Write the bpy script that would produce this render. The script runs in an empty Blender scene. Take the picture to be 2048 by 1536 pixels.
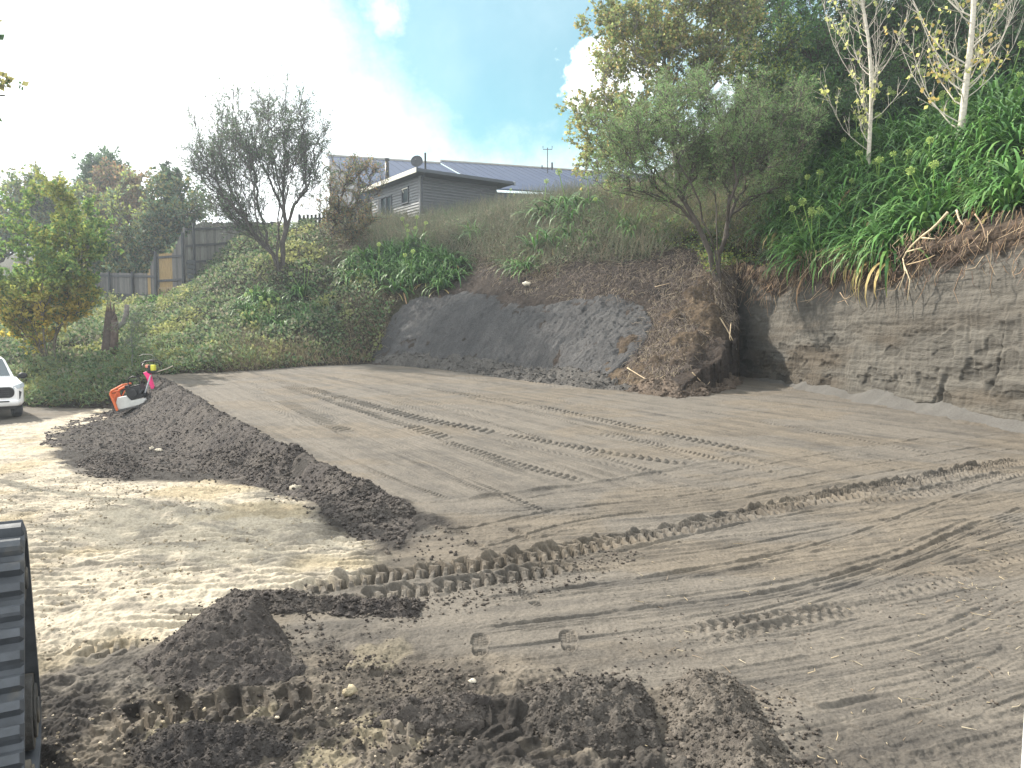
import bpy, math, random
import numpy as np
from mathutils import Vector, Matrix
SC = bpy.context.scene
COL = SC.collection
R = math.radians
random.seed(7)
RNG = np.random.default_rng(11)

# ------------------------------------------------------------------ camera
PITCH = R(3.8); CAMZ = 2.0; F = 1538.0
cam = bpy.data.cameras.new('camera'); camo = bpy.data.objects.new('camera', cam); COL.objects.link(camo)
cam.sensor_width = 36; cam.lens = F/2048*36; cam.clip_start = 0.05; cam.clip_end = 3000
camo.location = (0, 0, CAMZ); camo.rotation_euler = (R(90)-PITCH, 0, 0)
SC.camera = camo

# ------------------------------------------------------------------ sun, sky, exposure
SUN_AZ = R(-52); SUN_EL = R(36)          # azimuth from +Y, negative is to the left
sd = Vector((math.sin(SUN_AZ)*math.cos(SUN_EL), math.cos(SUN_AZ)*math.cos(SUN_EL), math.sin(SUN_EL)))
sun = bpy.data.lights.new('sun', 'SUN'); sun.energy = 5.0; sun.angle = R(0.6); sun.color = (1.0, 0.93, 0.82)
suno = bpy.data.objects.new('sun', sun); COL.objects.link(suno)
suno.rotation_euler = sd.to_track_quat('Z', 'Y').to_euler(); suno.location = (-30, 30, 40)
SC.view_settings.view_transform = 'Standard'; SC.view_settings.look = 'None'
SC.view_settings.exposure = 1.15; SC.view_settings.gamma = 1.0

W = bpy.data.worlds.new('World'); SC.world = W; W.use_nodes = True
nt = W.node_tree; nt.nodes.clear()
def N(t, typ, **k):
    n = t.nodes.new(typ)
    for a, b in k.items(): setattr(n, a, b)
    return n
sky = N(nt, 'ShaderNodeTexSky', sky_type='NISHITA'); sky.sun_disc = False
sky.sun_elevation = SUN_EL; sky.sun_rotation = SUN_AZ; sky.air_density = 1.0; sky.dust_density = 0.6; sky.ozone_density = 2.5
bg = N(nt, 'ShaderNodeBackground'); bg.inputs[1].default_value = 0.105
out = N(nt, 'ShaderNodeOutputWorld')
tc = N(nt, 'ShaderNodeTexCoord')
def pixdir(u, v):
    d = Vector(((u-1024)/F, math.cos(PITCH)+(768-v)/F*math.sin(PITCH), -math.sin(PITCH)+(768-v)/F*math.cos(PITCH)))
    return d.normalized()
def math_node(op, a, b=None, clamp=False):
    m = N(nt, 'ShaderNodeMath', operation=op, use_clamp=clamp)
    for i, q in enumerate((a, b)):
        if q is None: continue
        if isinstance(q, (int, float)): m.inputs[i].default_value = q
        else: nt.links.new(q, m.inputs[i])
    return m.outputs[0]
nz = N(nt, 'ShaderNodeTexNoise'); nz.inputs['Scale'].default_value = 5.0; nz.inputs['Detail'].default_value = 9; nz.inputs['Roughness'].default_value = 0.6
nt.links.new(tc.outputs['Generated'], nz.inputs['Vector'])
nz2 = N(nt, 'ShaderNodeTexNoise'); nz2.inputs['Scale'].default_value = 22.0; nz2.inputs['Detail'].default_value = 9; nz2.inputs['Roughness'].default_value = 0.65
nt.links.new(tc.outputs['Generated'], nz2.inputs['Vector'])
nzc = math_node('ADD', math_node('SUBTRACT', nz.outputs[0], 0.5), math_node('MULTIPLY', math_node('SUBTRACT', nz2.outputs[0], 0.5), 0.7))
# the sky is cloud-covered except a clear window high up in the middle; a few clouds stand in that window
def cone(u, v, rad, soft, amp):
    c = pixdir(u, v)
    dp = N(nt, 'ShaderNodeVectorMath', operation='DOT_PRODUCT'); dp.inputs[1].default_value = c
    nt.links.new(tc.outputs['Generated'], dp.inputs[0])
    ang = math_node('ARCCOSINE', dp.outputs['Value'])
    pert = math_node('ADD', ang, math_node('MULTIPLY', nzc, amp))
    mr = N(nt, 'ShaderNodeMapRange', interpolation_type='SMOOTHSTEP'); mr.inputs[1].default_value = rad+soft; mr.inputs[2].default_value = rad-soft
    nt.links.new(pert, mr.inputs[0]); return mr.outputs[0]
clear = cone(1050, -60, 0.25, 0.12, 0.16)
clear = math_node('MAXIMUM', clear, math_node('MULTIPLY', cone(1010, 170, 0.13, 0.08, 0.22), 0.85))
clear = math_node('MAXIMUM', clear, cone(1400, -320, 0.22, 0.08, 0.3))
puff = cone(1215, 150, 0.046, 0.012, 0.2)
puff = math_node('MAXIMUM', puff, math_node('MULTIPLY', cone(780, 40, 0.010, 0.02, 0.09), 0.5))
cloud = math_node('MAXIMUM', math_node('SUBTRACT', 1.0, clear, True), puff)
wisp = math_node('MULTIPLY', math_node('MULTIPLY', nz.outputs[0], nz.outputs[0]), 0.25)
cloud = math_node('MAXIMUM', cloud, wisp)
mix = N(nt, 'ShaderNodeMix', data_type='RGBA'); 
tint = N(nt, 'ShaderNodeMix', data_type='RGBA', blend_type='MULTIPLY'); tint.inputs[0].default_value = 1.0
tint.inputs[7].default_value = (0.36, 0.68, 0.54, 1)
nt.links.new(sky.outputs[0], tint.inputs[6])
nt.links.new(cloud, mix.inputs[0]); nt.links.new(tint.outputs[2], mix.inputs[6]); mix.inputs[7].default_value = (8.6, 9.0, 9.1, 1)
nt.links.new(mix.outputs[2], bg.inputs[0]); nt.links.new(bg.outputs[0], out.inputs[0])

# ------------------------------------------------------------------ helpers
def pix(u, v, Y):
    """world point seen at photo pixel (u, v) when it stands Y metres ahead"""
    dy = math.cos(PITCH)+(768-v)/F*math.sin(PITCH); t = Y/dy
    return Vector(((u-1024)/F*t, Y, CAMZ + t*(-math.sin(PITCH)+(768-v)/F*math.cos(PITCH))))
def sstep(a, b, x):
    t = np.clip((x-a)/(b-a), 0, 1); return t*t*(3-2*t)
def _hash(ix, iy, iz, seed):
    h = (ix*374761393 + iy*668265263 + iz*1274126177 + seed*974634777) & 0xffffffff
    h = ((h ^ (h >> 13))*1274126177) & 0xffffffff
    h = ((h ^ (h >> 16))*2246822519) & 0xffffffff
    return ((h ^ (h >> 15)) & 0xffffff)/float(0xffffff)
def noise(x, y, seed=0, z=None):
    x = np.asarray(x, float); y = np.asarray(y, float)
    ix = np.floor(x).astype(np.int64); iy = np.floor(y).astype(np.int64)
    fx = x-ix; fy = y-iy; fx = fx*fx*fx*(fx*(fx*6-15)+10); fy = fy*fy*fy*(fy*(fy*6-15)+10)
    def lay(iz):
        a = _hash(ix, iy, iz, seed); b = _hash(ix+1, iy, iz, seed); c = _hash(ix, iy+1, iz, seed); d = _hash(ix+1, iy+1, iz, seed)
        return a+(b-a)*fx+(c-a)*fy+(a-b-c+d)*fx*fy
    if z is None: return lay(0)*2-1
    z = np.asarray(z, float); iz = np.floor(z).astype(np.int64); fz = z-iz; fz = fz*fz*(3-2*fz)
    a = lay(iz); b = lay(iz+1); return (a+(b-a)*fz)*2-1
def fbm(x, y, seed=0, oct=4, z=None, gain=0.5):
    s = 0; a = 1; t = 0; f = 1.0
    for i in range(oct):
        s = s+a*noise(x*f+i*17.3, y*f-i*9.1, seed+i, None if z is None else z*f); t += a; a *= gain; f *= 2.03
    return s/t

def tag(o, label=None, cat=None, group=None, kind=None):
    if label: o['label'] = label
    if cat: o['category'] = cat
    if group: o['group'] = group
    if kind: o['kind'] = kind
    return o
def empty(name, loc=(0, 0, 0), rz=0):
    o = bpy.data.objects.new(name, None); o.location = loc; o.rotation_euler = (0, 0, rz); o.empty_display_size = 0.2
    COL.objects.link(o); return o
def link(name, me, mat=None, parent=None):
    o = bpy.data.objects.new(name, me); COL.objects.link(o)
    if mat is not None and not me.materials: me.materials.append(mat)
    if parent is not None: o.parent = parent
    return o
def npmesh(name, V, Fc, col=None, smooth=False):
    """V (n,3) array, Fc (m,3) or (m,4) int array or a list of such arrays"""
    me = bpy.data.meshes.new(name)
    V = np.asarray(V, np.float32)
    Fl = Fc if isinstance(Fc, list) else [Fc]
    Fl = [np.asarray(f, np.int32) for f in Fl if len(f)]
    me.vertices.add(len(V)); me.vertices.foreach_set('co', V.ravel())
    nl = sum(f.size for f in Fl); npoly = sum(len(f) for f in Fl)
    me.loops.add(nl); me.polygons.add(npoly)
    me.loops.foreach_set('vertex_index', np.concatenate([f.ravel() for f in Fl]))
    st = []; tot = []; p = 0
    for f in Fl:
        k = f.shape[1]; st.append(p+np.arange(len(f))*k); tot.append(np.full(len(f), k)); p += f.size
    me.polygons.foreach_set('loop_start', np.concatenate(st).astype(np.int32))
    me.polygons.foreach_set('loop_total', np.concatenate(tot).astype(np.int32))
    if smooth: me.polygons.foreach_set('use_smooth', np.ones(npoly, bool))
    if col is not None:
        a = me.color_attributes.new('Col', 'FLOAT_COLOR', 'POINT')
        c = np.ones((len(V), 4), np.float32); c[:, :3] = col
        a.data.foreach_set('color', c.ravel())
    me.update(calc_edges=True); return me

class MB:
    """collects boxes, bars and tubes; build() links them as ONE mesh"""
    def __init__(s): s.V = []; s.Fq = []; s.n = 0; s.C = []
    def add(s, V, Fq, col=(1, 1, 1)):
        V = np.asarray(V, float); s.V.append(V)
        for f in Fq: s.Fq.append([i+s.n for i in f])
        s.n += len(V); s.C.append(np.tile(np.asarray(col, float), (len(V), 1)))
    def box(s, c, d, rot=None, col=(1, 1, 1), taper=1.0):
        x, y, z = [q/2 for q in d]
        P = np.array([[-x, -y, -z], [x, -y, -z], [x, y, -z], [-x, y, -z], [-x*taper, -y*taper, z], [x*taper, -y*taper, z], [x*taper, y*taper, z], [-x*taper, y*taper, z]])
        if rot is not None: P = P @ np.array(rot.to_3x3()).T
        s.add(P+np.array(c), [(0, 3, 2, 1), (4, 5, 6, 7), (0, 1, 5, 4), (1, 2, 6, 5), (2, 3, 7, 6), (3, 0, 4, 7)], col)
    def hull(s, prof, x0, x1, axis=0, col=(1, 1, 1)):
        """prism of a closed 2-D outline; axis is the extrusion axis"""
        n = len(prof); V = []
        for xx in (x0, x1):
            for a, b in prof:
                p = [a, b]; p.insert(axis, xx); V.append(p)
        Fq = [(i, (i+1) % n, n+(i+1) % n, n+i) for i in range(n)]
        s.add(V, Fq+[tuple(range(n))[::-1], tuple(range(n, 2*n))], col)
    def tube(s, pts, rad, seg=6, col=(1, 1, 1), caps=True, closed=False):
        pts = [Vector(p) for p in pts]; n = len(pts)
        if not hasattr(rad, '__len__'): rad = [rad]*n
        V = []; up = None
        for i, p in enumerate(pts):
            a = pts[(i+1) % n] if (closed or i < n-1) else p; b = pts[i-1] if (closed or i > 0) else p
            t = (a-b); t = t.normalized() if t.length > 1e-9 else Vector((0, 0, 1))
            if up is None: up = t.orthogonal().normalized()
            up = (up-t*up.dot(t)); up = up.normalized() if up.length > 1e-6 else t.orthogonal().normalized()
            w = t.cross(up)
            for k in range(seg):
                an = 2*math.pi*k/seg; V.append(p+(up*math.cos(an)+w*math.sin(an))*rad[i])
        Fq = []
        for i in range(n if closed else n-1):
            j = (i+1) % n
            for k in range(seg): Fq.append((i*seg+k, i*seg+(k+1) % seg, j*seg+(k+1) % seg, j*seg+k))
        if caps and not closed: Fq += [tuple(range(seg))[::-1], tuple(range((n-1)*seg, n*seg))]
        s.add([tuple(v) for v in V], Fq, col)
    def sphere(s, c, r, seg=12, rings=8, sc=(1, 1, 1), col=(1, 1, 1)):
        V = []; Fq = []
        for i in range(rings+1):
            th = math.pi*i/rings
            for k in range(seg):
                ph = 2*math.pi*k/seg
                V.append((c[0]+r*sc[0]*math.sin(th)*math.cos(ph), c[1]+r*sc[1]*math.sin(th)*math.sin(ph), c[2]+r*sc[2]*math.cos(th)))
        for i in range(rings):
            for k in range(seg): Fq.append((i*seg+k, (i+1)*seg+k, (i+1)*seg+(k+1) % seg, i*seg+(k+1) % seg))
        s.add(V, Fq, col)
    def mesh(s, name, smooth=False):
        me = bpy.data.meshes.new(name); V = np.concatenate(s.V)
        me.from_pydata(V.tolist(), [], s.Fq); C = np.concatenate(s.C)
        a = me.color_attributes.new('Col', 'FLOAT_COLOR', 'POINT')
        c = np.ones((len(V), 4), np.float32); c[:, :3] = C; a.data.foreach_set('color', c.ravel())
        if smooth: me.polygons.foreach_set('use_smooth', np.ones(len(me.polygons), bool))
        me.update(); return me
    def build(s, name, mat, parent=None, bevel=0, smooth=False, sub=0):
        o = link(name, s.mesh(name, smooth), mat, parent)
        if bevel:
            b = o.modifiers.new('bevel', 'BEVEL'); b.width = bevel; b.segments = 2; b.limit_method = 'ANGLE'; b.angle_limit = R(35)
        if sub:
            b = o.modifiers.new('sub', 'SUBSURF'); b.levels = sub; b.render_levels = sub
        return o

def material(name, base=(0.5, 0.5, 0.5), rough=0.8, attr=False, nscale=6, namt=0.25, bump=0.0, bscale=40, bdist=0.02, metal=0, transl=0, spec=0.3, stretch=None, dirt=None, coat=0):
    m = bpy.data.materials.new(name); m.use_nodes = True; t = m.node_tree; t.nodes.clear(); L = t.links.new
    o = N(t, 'ShaderNodeOutputMaterial'); p = N(t, 'ShaderNodeBsdfPrincipled')
    p.inputs['Roughness'].default_value = rough; p.inputs['Metallic'].default_value = metal
    p.inputs['Specular IOR Level'].default_value = spec; p.inputs['Coat Weight'].default_value = coat
    tcn = N(t, 'ShaderNodeTexCoord'); src = tcn.outputs['Object']
    if stretch:
        mp = N(t, 'ShaderNodeMapping'); mp.inputs['Scale'].default_value = stretch; L(src, mp.inputs[0]); src = mp.outputs[0]
    n1 = N(t, 'ShaderNodeTexNoise'); n1.inputs['Scale'].default_value = nscale; n1.inputs['Detail'].default_value = 8; n1.inputs['Roughness'].default_value = 0.65
    L(src, n1.inputs['Vector'])
    mr = N(t, 'ShaderNodeMapRange'); mr.inputs[1].default_value = 0.3; mr.inputs[2].default_value = 0.7
    mr.inputs[3].default_value = 1-namt; mr.inputs[4].default_value = 1+namt; L(n1.outputs[0], mr.inputs[0])
    mx = N(t, 'ShaderNodeMix', data_type='RGBA', blend_type='MULTIPLY'); mx.inputs[0].default_value = 1
    if attr:
        at = N(t, 'ShaderNodeVertexColor', layer_name='Col'); 
        m2 = N(t, 'ShaderNodeMix', data_type='RGBA', blend_type='MULTIPLY'); m2.inputs[0].default_value = 1
        L(at.outputs[0], m2.inputs[6]); m2.inputs[7].default_value = (*base, 1); L(m2.outputs[2], mx.inputs[6])
    else: mx.inputs[6].default_value = (*base, 1)
    L(mr.outputs[0], mx.inputs[7]); colo = mx.outputs[2]
    if dirt:
        n3 = N(t, 'ShaderNodeTexNoise'); n3.inputs['Scale'].default_value = dirt[1]; n3.inputs['Detail'].default_value = 6; L(tcn.outputs['Object'], n3.inputs['Vector'])
        r3 = N(t, 'ShaderNodeMapRange'); r3.inputs[1].default_value = dirt[2]; r3.inputs[2].default_value = dirt[2]+0.12; L(n3.outputs[0], r3.inputs[0])
        m3 = N(t, 'ShaderNodeMix', data_type='RGBA'); L(r3.outputs[0], m3.inputs[0]); L(colo, m3.inputs[6]); m3.inputs[7].default_value = (*dirt[0], 1); colo = m3.outputs[2]
    L(colo, p.inputs['Base Color'])
    if bump:
        n2 = N(t, 'ShaderNodeTexNoise'); n2.inputs['Scale'].default_value = bscale; n2.inputs['Detail'].default_value = 6; n2.inputs['Roughness'].default_value = 0.6
        L(src, n2.inputs['Vector'])
        b = N(t, 'ShaderNodeBump'); b.inputs['Strength'].default_value = bump; b.inputs['Distance'].default_value = bdist
        L(n2.outputs[0], b.inputs['Height']); L(b.outputs[0], p.inputs['Normal'])
    sh = p.outputs[0]
    if transl:
        tr = N(t, 'ShaderNodeBsdfTranslucent'); L(colo, tr.inputs[0])
        ms = N(t, 'ShaderNodeMixShader'); ms.inputs[0].default_value = transl; L(sh, ms.inputs[1]); L(tr.outputs[0], ms.inputs[2]); sh = ms.outputs[0]
    L(sh, o.inputs[0]); return m

M = dict(
 ground=material('dirt', rough=0.95, attr=True, nscale=38, namt=0.28, bump=0.9, bscale=60, bdist=0.010, spec=0.12),
 soil=material('loose_soil', (1.05, 1.03, 1.03), rough=1.0, attr=True, nscale=22, namt=0.45, bump=1.0, bscale=55, bdist=0.03, spec=0.1),
 hill=material('hill_soil', rough=1.0, attr=True, nscale=9, namt=0.5, bump=1.0, bscale=11, bdist=0.14, spec=0.1),
 cliff=material('cut_sand', rough=0.95, attr=True, nscale=2.2, namt=0.14, bump=0.7, bscale=9, bdist=0.035, spec=0.1, stretch=(1, 1, 5)),
 leaf=material('leaf', (2.25, 2.15, 2.05), rough=0.65, attr=True, nscale=30, namt=0.15, transl=0.5, spec=0.2),
 strap=material('strap_leaf', (1.75, 1.55, 1.45), rough=0.48, attr=True, nscale=12, namt=0.18, transl=0.2, spec=0.25),
 dry=material('dry_stem', (1.2, 1.2, 1.2), rough=0.9, attr=True, nscale=20, namt=0.25, transl=0.15),
 bark=material('bark', rough=0.9, attr=True, nscale=9, namt=0.4, bump=0.7, bscale=30, bdist=0.02),
 whitebark=material('pale_bark', (0.8, 0.78, 0.74), rough=0.75, attr=True, nscale=7, namt=0.22, bump=0.4, bscale=25, bdist=0.01, stretch=(1, 1, 3), dirt=((0.10, 0.09, 0.07), 9, 0.62)),
 wood=material('grey_wood', rough=0.85, attr=True, nscale=5, namt=0.3, bump=0.5, bscale=20, bdist=0.01, stretch=(6, 6, 0.6)),
 clad=material('weatherboard', rough=0.6, attr=True, nscale=3, namt=0.08, bump=0.2, bscale=20, bdist=0.005),
 roof=material('roof_steel', rough=0.7, attr=True, nscale=1.5, namt=0.1, metal=0.0),
 metal=material('grey_metal', (0.2, 0.2, 0.21), rough=0.5, attr=True, metal=0.4, nscale=10, namt=0.2),
 paint=material('white_paint', (0.78, 0.79, 0.8), rough=0.3, attr=True, nscale=3, namt=0.05, coat=0.4, dirt=((0.45, 0.4, 0.32), 2.2, 0.68)),
 plain=material('painted', (1, 1, 1), rough=0.5, attr=True, nscale=8, namt=0.12),
 black=material('black_plastic', (0.02, 0.02, 0.022), rough=0.5, attr=True, nscale=12, namt=0.3),
 rubber=material('rubber', (0.06, 0.066, 0.075), rough=0.6, attr=True, nscale=9, namt=0.3, bump=0.4, bscale=35, bdist=0.004, dirt=((0.13, 0.12, 0.10), 5.0, 0.60)),
 muddy=material('muddy_steel', (0.06, 0.058, 0.055), rough=0.8, attr=True, nscale=5, namt=0.4, bump=0.8, bscale=14, bdist=0.02, dirt=((0.16, 0.14, 0.11), 3.5, 0.52)),
)
def glassmat(name, col, rough=0.08):
    m = bpy.data.materials.new(name); m.use_nodes = True; p = m.node_tree.nodes['Principled BSDF']
    p.inputs['Base Color'].default_value = (*col, 1); p.inputs['Roughness'].default_value = rough; p.inputs['Specular IOR Level'].default_value = 0.8
    return m
M['glass'] = glassmat('window_glass', (0.05, 0.07, 0.08)); M['lens'] = glassmat('headlamp_lens', (0.45, 0.5, 0.55), 0.12)

# ------------------------------------------------------------------ terrain heights
PE = np.array([(-11.5, 25.0), (-5.6, 15.4), (-1.3, 8.6), (0.6, 5.6)])      # left edge of the levelled pad
def seg_sd(x, y, P):
    """signed distance to a polyline (positive on its right when walking it from far to near: +x side) and arclength"""
    best = np.full(np.shape(x), 1e9); sgn = np.zeros(np.shape(x)); arc = np.zeros(np.shape(x)); acc = 0
    for i in range(len(P)-1):
        a = P[i]; b = P[i+1]; d = b-a; L = np.hypot(*d); t = ((x-a[0])*d[0]+(y-a[1])*d[1])/L**2
        tc_ = np.clip(t, 0, 1); dx = x-(a[0]+tc_*d[0]); dy = y-(a[1]+tc_*d[1]); dd = np.hypot(dx, dy)
        cr = d[0]*dy-d[1]*dx; m = dd < best
        best = np.where(m, dd, best); sgn = np.where(m, np.sign(cr), sgn); arc = np.where(m, acc+tc_*L, arc); acc += L
    return best*sgn, arc
def zpad(x, y): 
    t = y-8.5; return 0.03*np.where(t > 0, np.sqrt(t*t+1)-1, 0)
def zleft(x, y): return -0.5*sstep(6, 18, y)
def floor_z(x, y):
    x = np.asarray(x, float); y = np.asarray(y, float)
    d, s = seg_sd(x, y, PE); zp = zpad(x, y); zl = zleft(x, y); zl = np.where(y > 25, np.minimum(zl, zp), zl)
    w = 1.5*(zp-zl)+0.1
    z = zl+(zp-zl)*sstep(0, 1, (d+w)/w)
    # small lip of pushed-up soil along the edge
    z = z+0.07*np.exp(-((d+0.05)/0.18)**2)*sstep(6.5, 10, y)*(y < 26)
    # far away the ground only rolls
    return np.where(y > 60, zl, z)
# hill control points: photo pixel and estimated distance
HP = [(740,722,33),(620,730,31.2),(500,738,29),(330,752,27),(200,790,26.5),(100,822,25.5),(0,815,26.5),(-300,820,26),(-900,820,24),(1000,745,27.7),(1100,758,25.4),(1200,770,23.1),(1290,782,21.4),(1345,788,20.4),
 (1000,665,29.5),(1100,680,27.3),(1200,690,25.1),(900,655,31.5),(870,725,30.6),
 (1460,592,26.4),(1435,622,25.3),(1395,662,24.0),(1365,705,22.9),(1335,745,21.9),(1480,640,26.0),(1450,690,24.4),(1415,730,22.6),(1420,600,26.2),(1350,640,25.0),(1300,690,23.9),(1480,548,27.2),
 (1440,520,26.5),(1500,525,28.6),(1510,518,28.2),(1400,545,27.2),
 (1000,600,31.4),(1200,600,28.0),(1300,600,27.0),(1100,560,31),(1200,520,30.6),(1350,520,28.6),(1350,470,31),(1200,455,33.5),(1100,480,34),(1000,500,35.5),
 (830,600,35),(830,520,38.5),(900,560,35.4),(900,470,39),(740,600,35.5),(740,500,40.5),
 (1300,388,37),(1420,390,36),(1150,402,38),(1000,425,42),(840,447,45),(760,462,44),(790,470,43),(1500,380,34),(640,450,45),(560,530,38),(500,480,43),(430,500,45),(480,600,36.5),(480,690,31),(600,620,36),(600,690,32.5),(700,660,33.5),
 (400,560,42),(330,700,30),(330,640,37),(330,612,42),(225,718,30.5),(250,618,44),(100,745,29.5),(100,690,33),(60,640,40),(0,655,41),(-300,650,40),(-700,650,38),(180,622,44),
 (0,612,60),(250,590,62),(400,520,62),(-500,600,60),(600,470,62),(840,460,60),(1100,430,60),(1300,420,58),(700,440,85),(200,520,90),(1300,440,85),(-600,540,90),
 (1735,350,25),(1920,300,22),(1600,430,27.5),(1640,400,28),(1700,230,31),(1560,300,33),(2048,215,24.5),(1800,280,26),(2000,120,32),(1700,100,42),(1500,250,42),(1400,330,45),(2300,100,26),(1600,60,60),(2200,-100,40)]
HW = [tuple(pix(*h)) for h in HP]
CL = np.array([(8.1, 28.6), (8.35, 26.6), (8.75, 23.5), (9.25, 19.5), (10.0, 15.0), (10.9, 9.0), (12.0, 2.0), (13.0, -5.0)])   # foot line of the cut face
for i, zt in zip(range(len(CL)), (4.25, 4.25, 4.3, 4.2, 4.3, 4.5, 4.7, 4.8)):
    x, y = CL[i]
    if i > 0: HW.append((x+0.55, y, zt))
    if i >= 3: HW += [(x+4.6, y, zt+3.3), (x+12, y, zt+7.5)]
# below the pad, so that the toe of the bank stays steep
for (x, y) in [(-10, 24), (-6, 28), (-2, 24), (0, 26), (2.5, 20.5), (-3, 12), (1, 18), (3.6, 19), (-16, 21), (-22, 20), (-12, 15), (-24, 15), (-35, 20)]: HW.append((x, y, -1.6))
HW = np.array(HW)
_d = np.hypot(HW[:, None, 0]-HW[None, :, 0], HW[:, None, 1]-HW[None, :, 1])
_n = len(HW); _A = np.zeros((_n+3, _n+3)); _A[:_n, :_n] = -_d-np.eye(_n)*0.02*-1; _A[:_n, _n] = 1; _A[:_n, _n+1:] = HW[:, :2]; _A[_n:, :_n] = _A[:_n, _n:].T
_w = np.linalg.solve(_A, np.concatenate([HW[:, 2], np.zeros(3)]))
TOE = np.array([(8.25, 28.4), (7.55, 26.3), (6.9, 23.9), (5.7, 21.8), (4.35, 20.0), (4.0, 15), (4, -10)])
def hill_raw(x, y):
    x = np.asarray(x, float).ravel(); y = np.asarray(y, float).ravel(); o = np.empty(len(x))
    for i in range(0, len(x), 20000):
        X = x[i:i+20000]; Yy = y[i:i+20000]
        r = np.hypot(X[:, None]-HW[None, :, 0], Yy[:, None]-HW[None, :, 1])
        o[i:i+20000] = -r @ _w[:_n]+_w[_n]+_w[_n+1]*X+_w[_n+2]*Yy
    return o
def in_notch(x, y):
    dc, _ = seg_sd(x, y, CL); dt, _ = seg_sd(x, y, TOE)
    dt = dt+0.35*fbm(x*1.1, y*1.1, 555, 4, gain=0.6)
    return (dc < 0.12) & ((dt > 0) | (y < 19.4)) & (y < 28.5) & (x > -2)
def hill(x, y):
    sh = np.shape(x); x = np.asarray(x, float).ravel(); y = np.asarray(y, float).ravel()
    z = hill_raw(x, y); f = floor_z(x, y)
    z = np.where(in_notch(x, y), f-0.5, z); return z.reshape(sh)
def top_z(x, y):
    return np.maximum(hill(x, y), floor_z(x, y))
def on_floor(u, v):
    """world point of the floor seen at pixel (u, v)"""
    d = pixdir(u, v); t = 2.0
    lo, hi = 1.0, 60.0
    ts = np.linspace(1.5, 60, 1500); P = np.array(d)[None, :]*ts[:, None]+np.array([0, 0, CAMZ])
    g = P[:, 2]-floor_z(P[:, 0], P[:, 1]); k = np.argmax(g < 0)
    if g[k] >= 0: k = len(ts)-1
    a = g[k-1]/(g[k-1]-g[k]+1e-9); t = ts[k-1]+a*(ts[k]-ts[k-1])
    return np.array(d)*t+np.array([0, 0, CAMZ])
def on_hill(u, v, lift=0.0):
    d = pixdir(u, v); ts = np.linspace(3, 90, 1200); P = np.array(d)[None, :]*ts[:, None]+np.array([0, 0, CAMZ])
    g = P[:, 2]-top_z(P[:, 0], P[:, 1])-lift; k = int(np.argmax(g < 0))
    if g[k] >= 0: k = 700
    return P[k]
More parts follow.
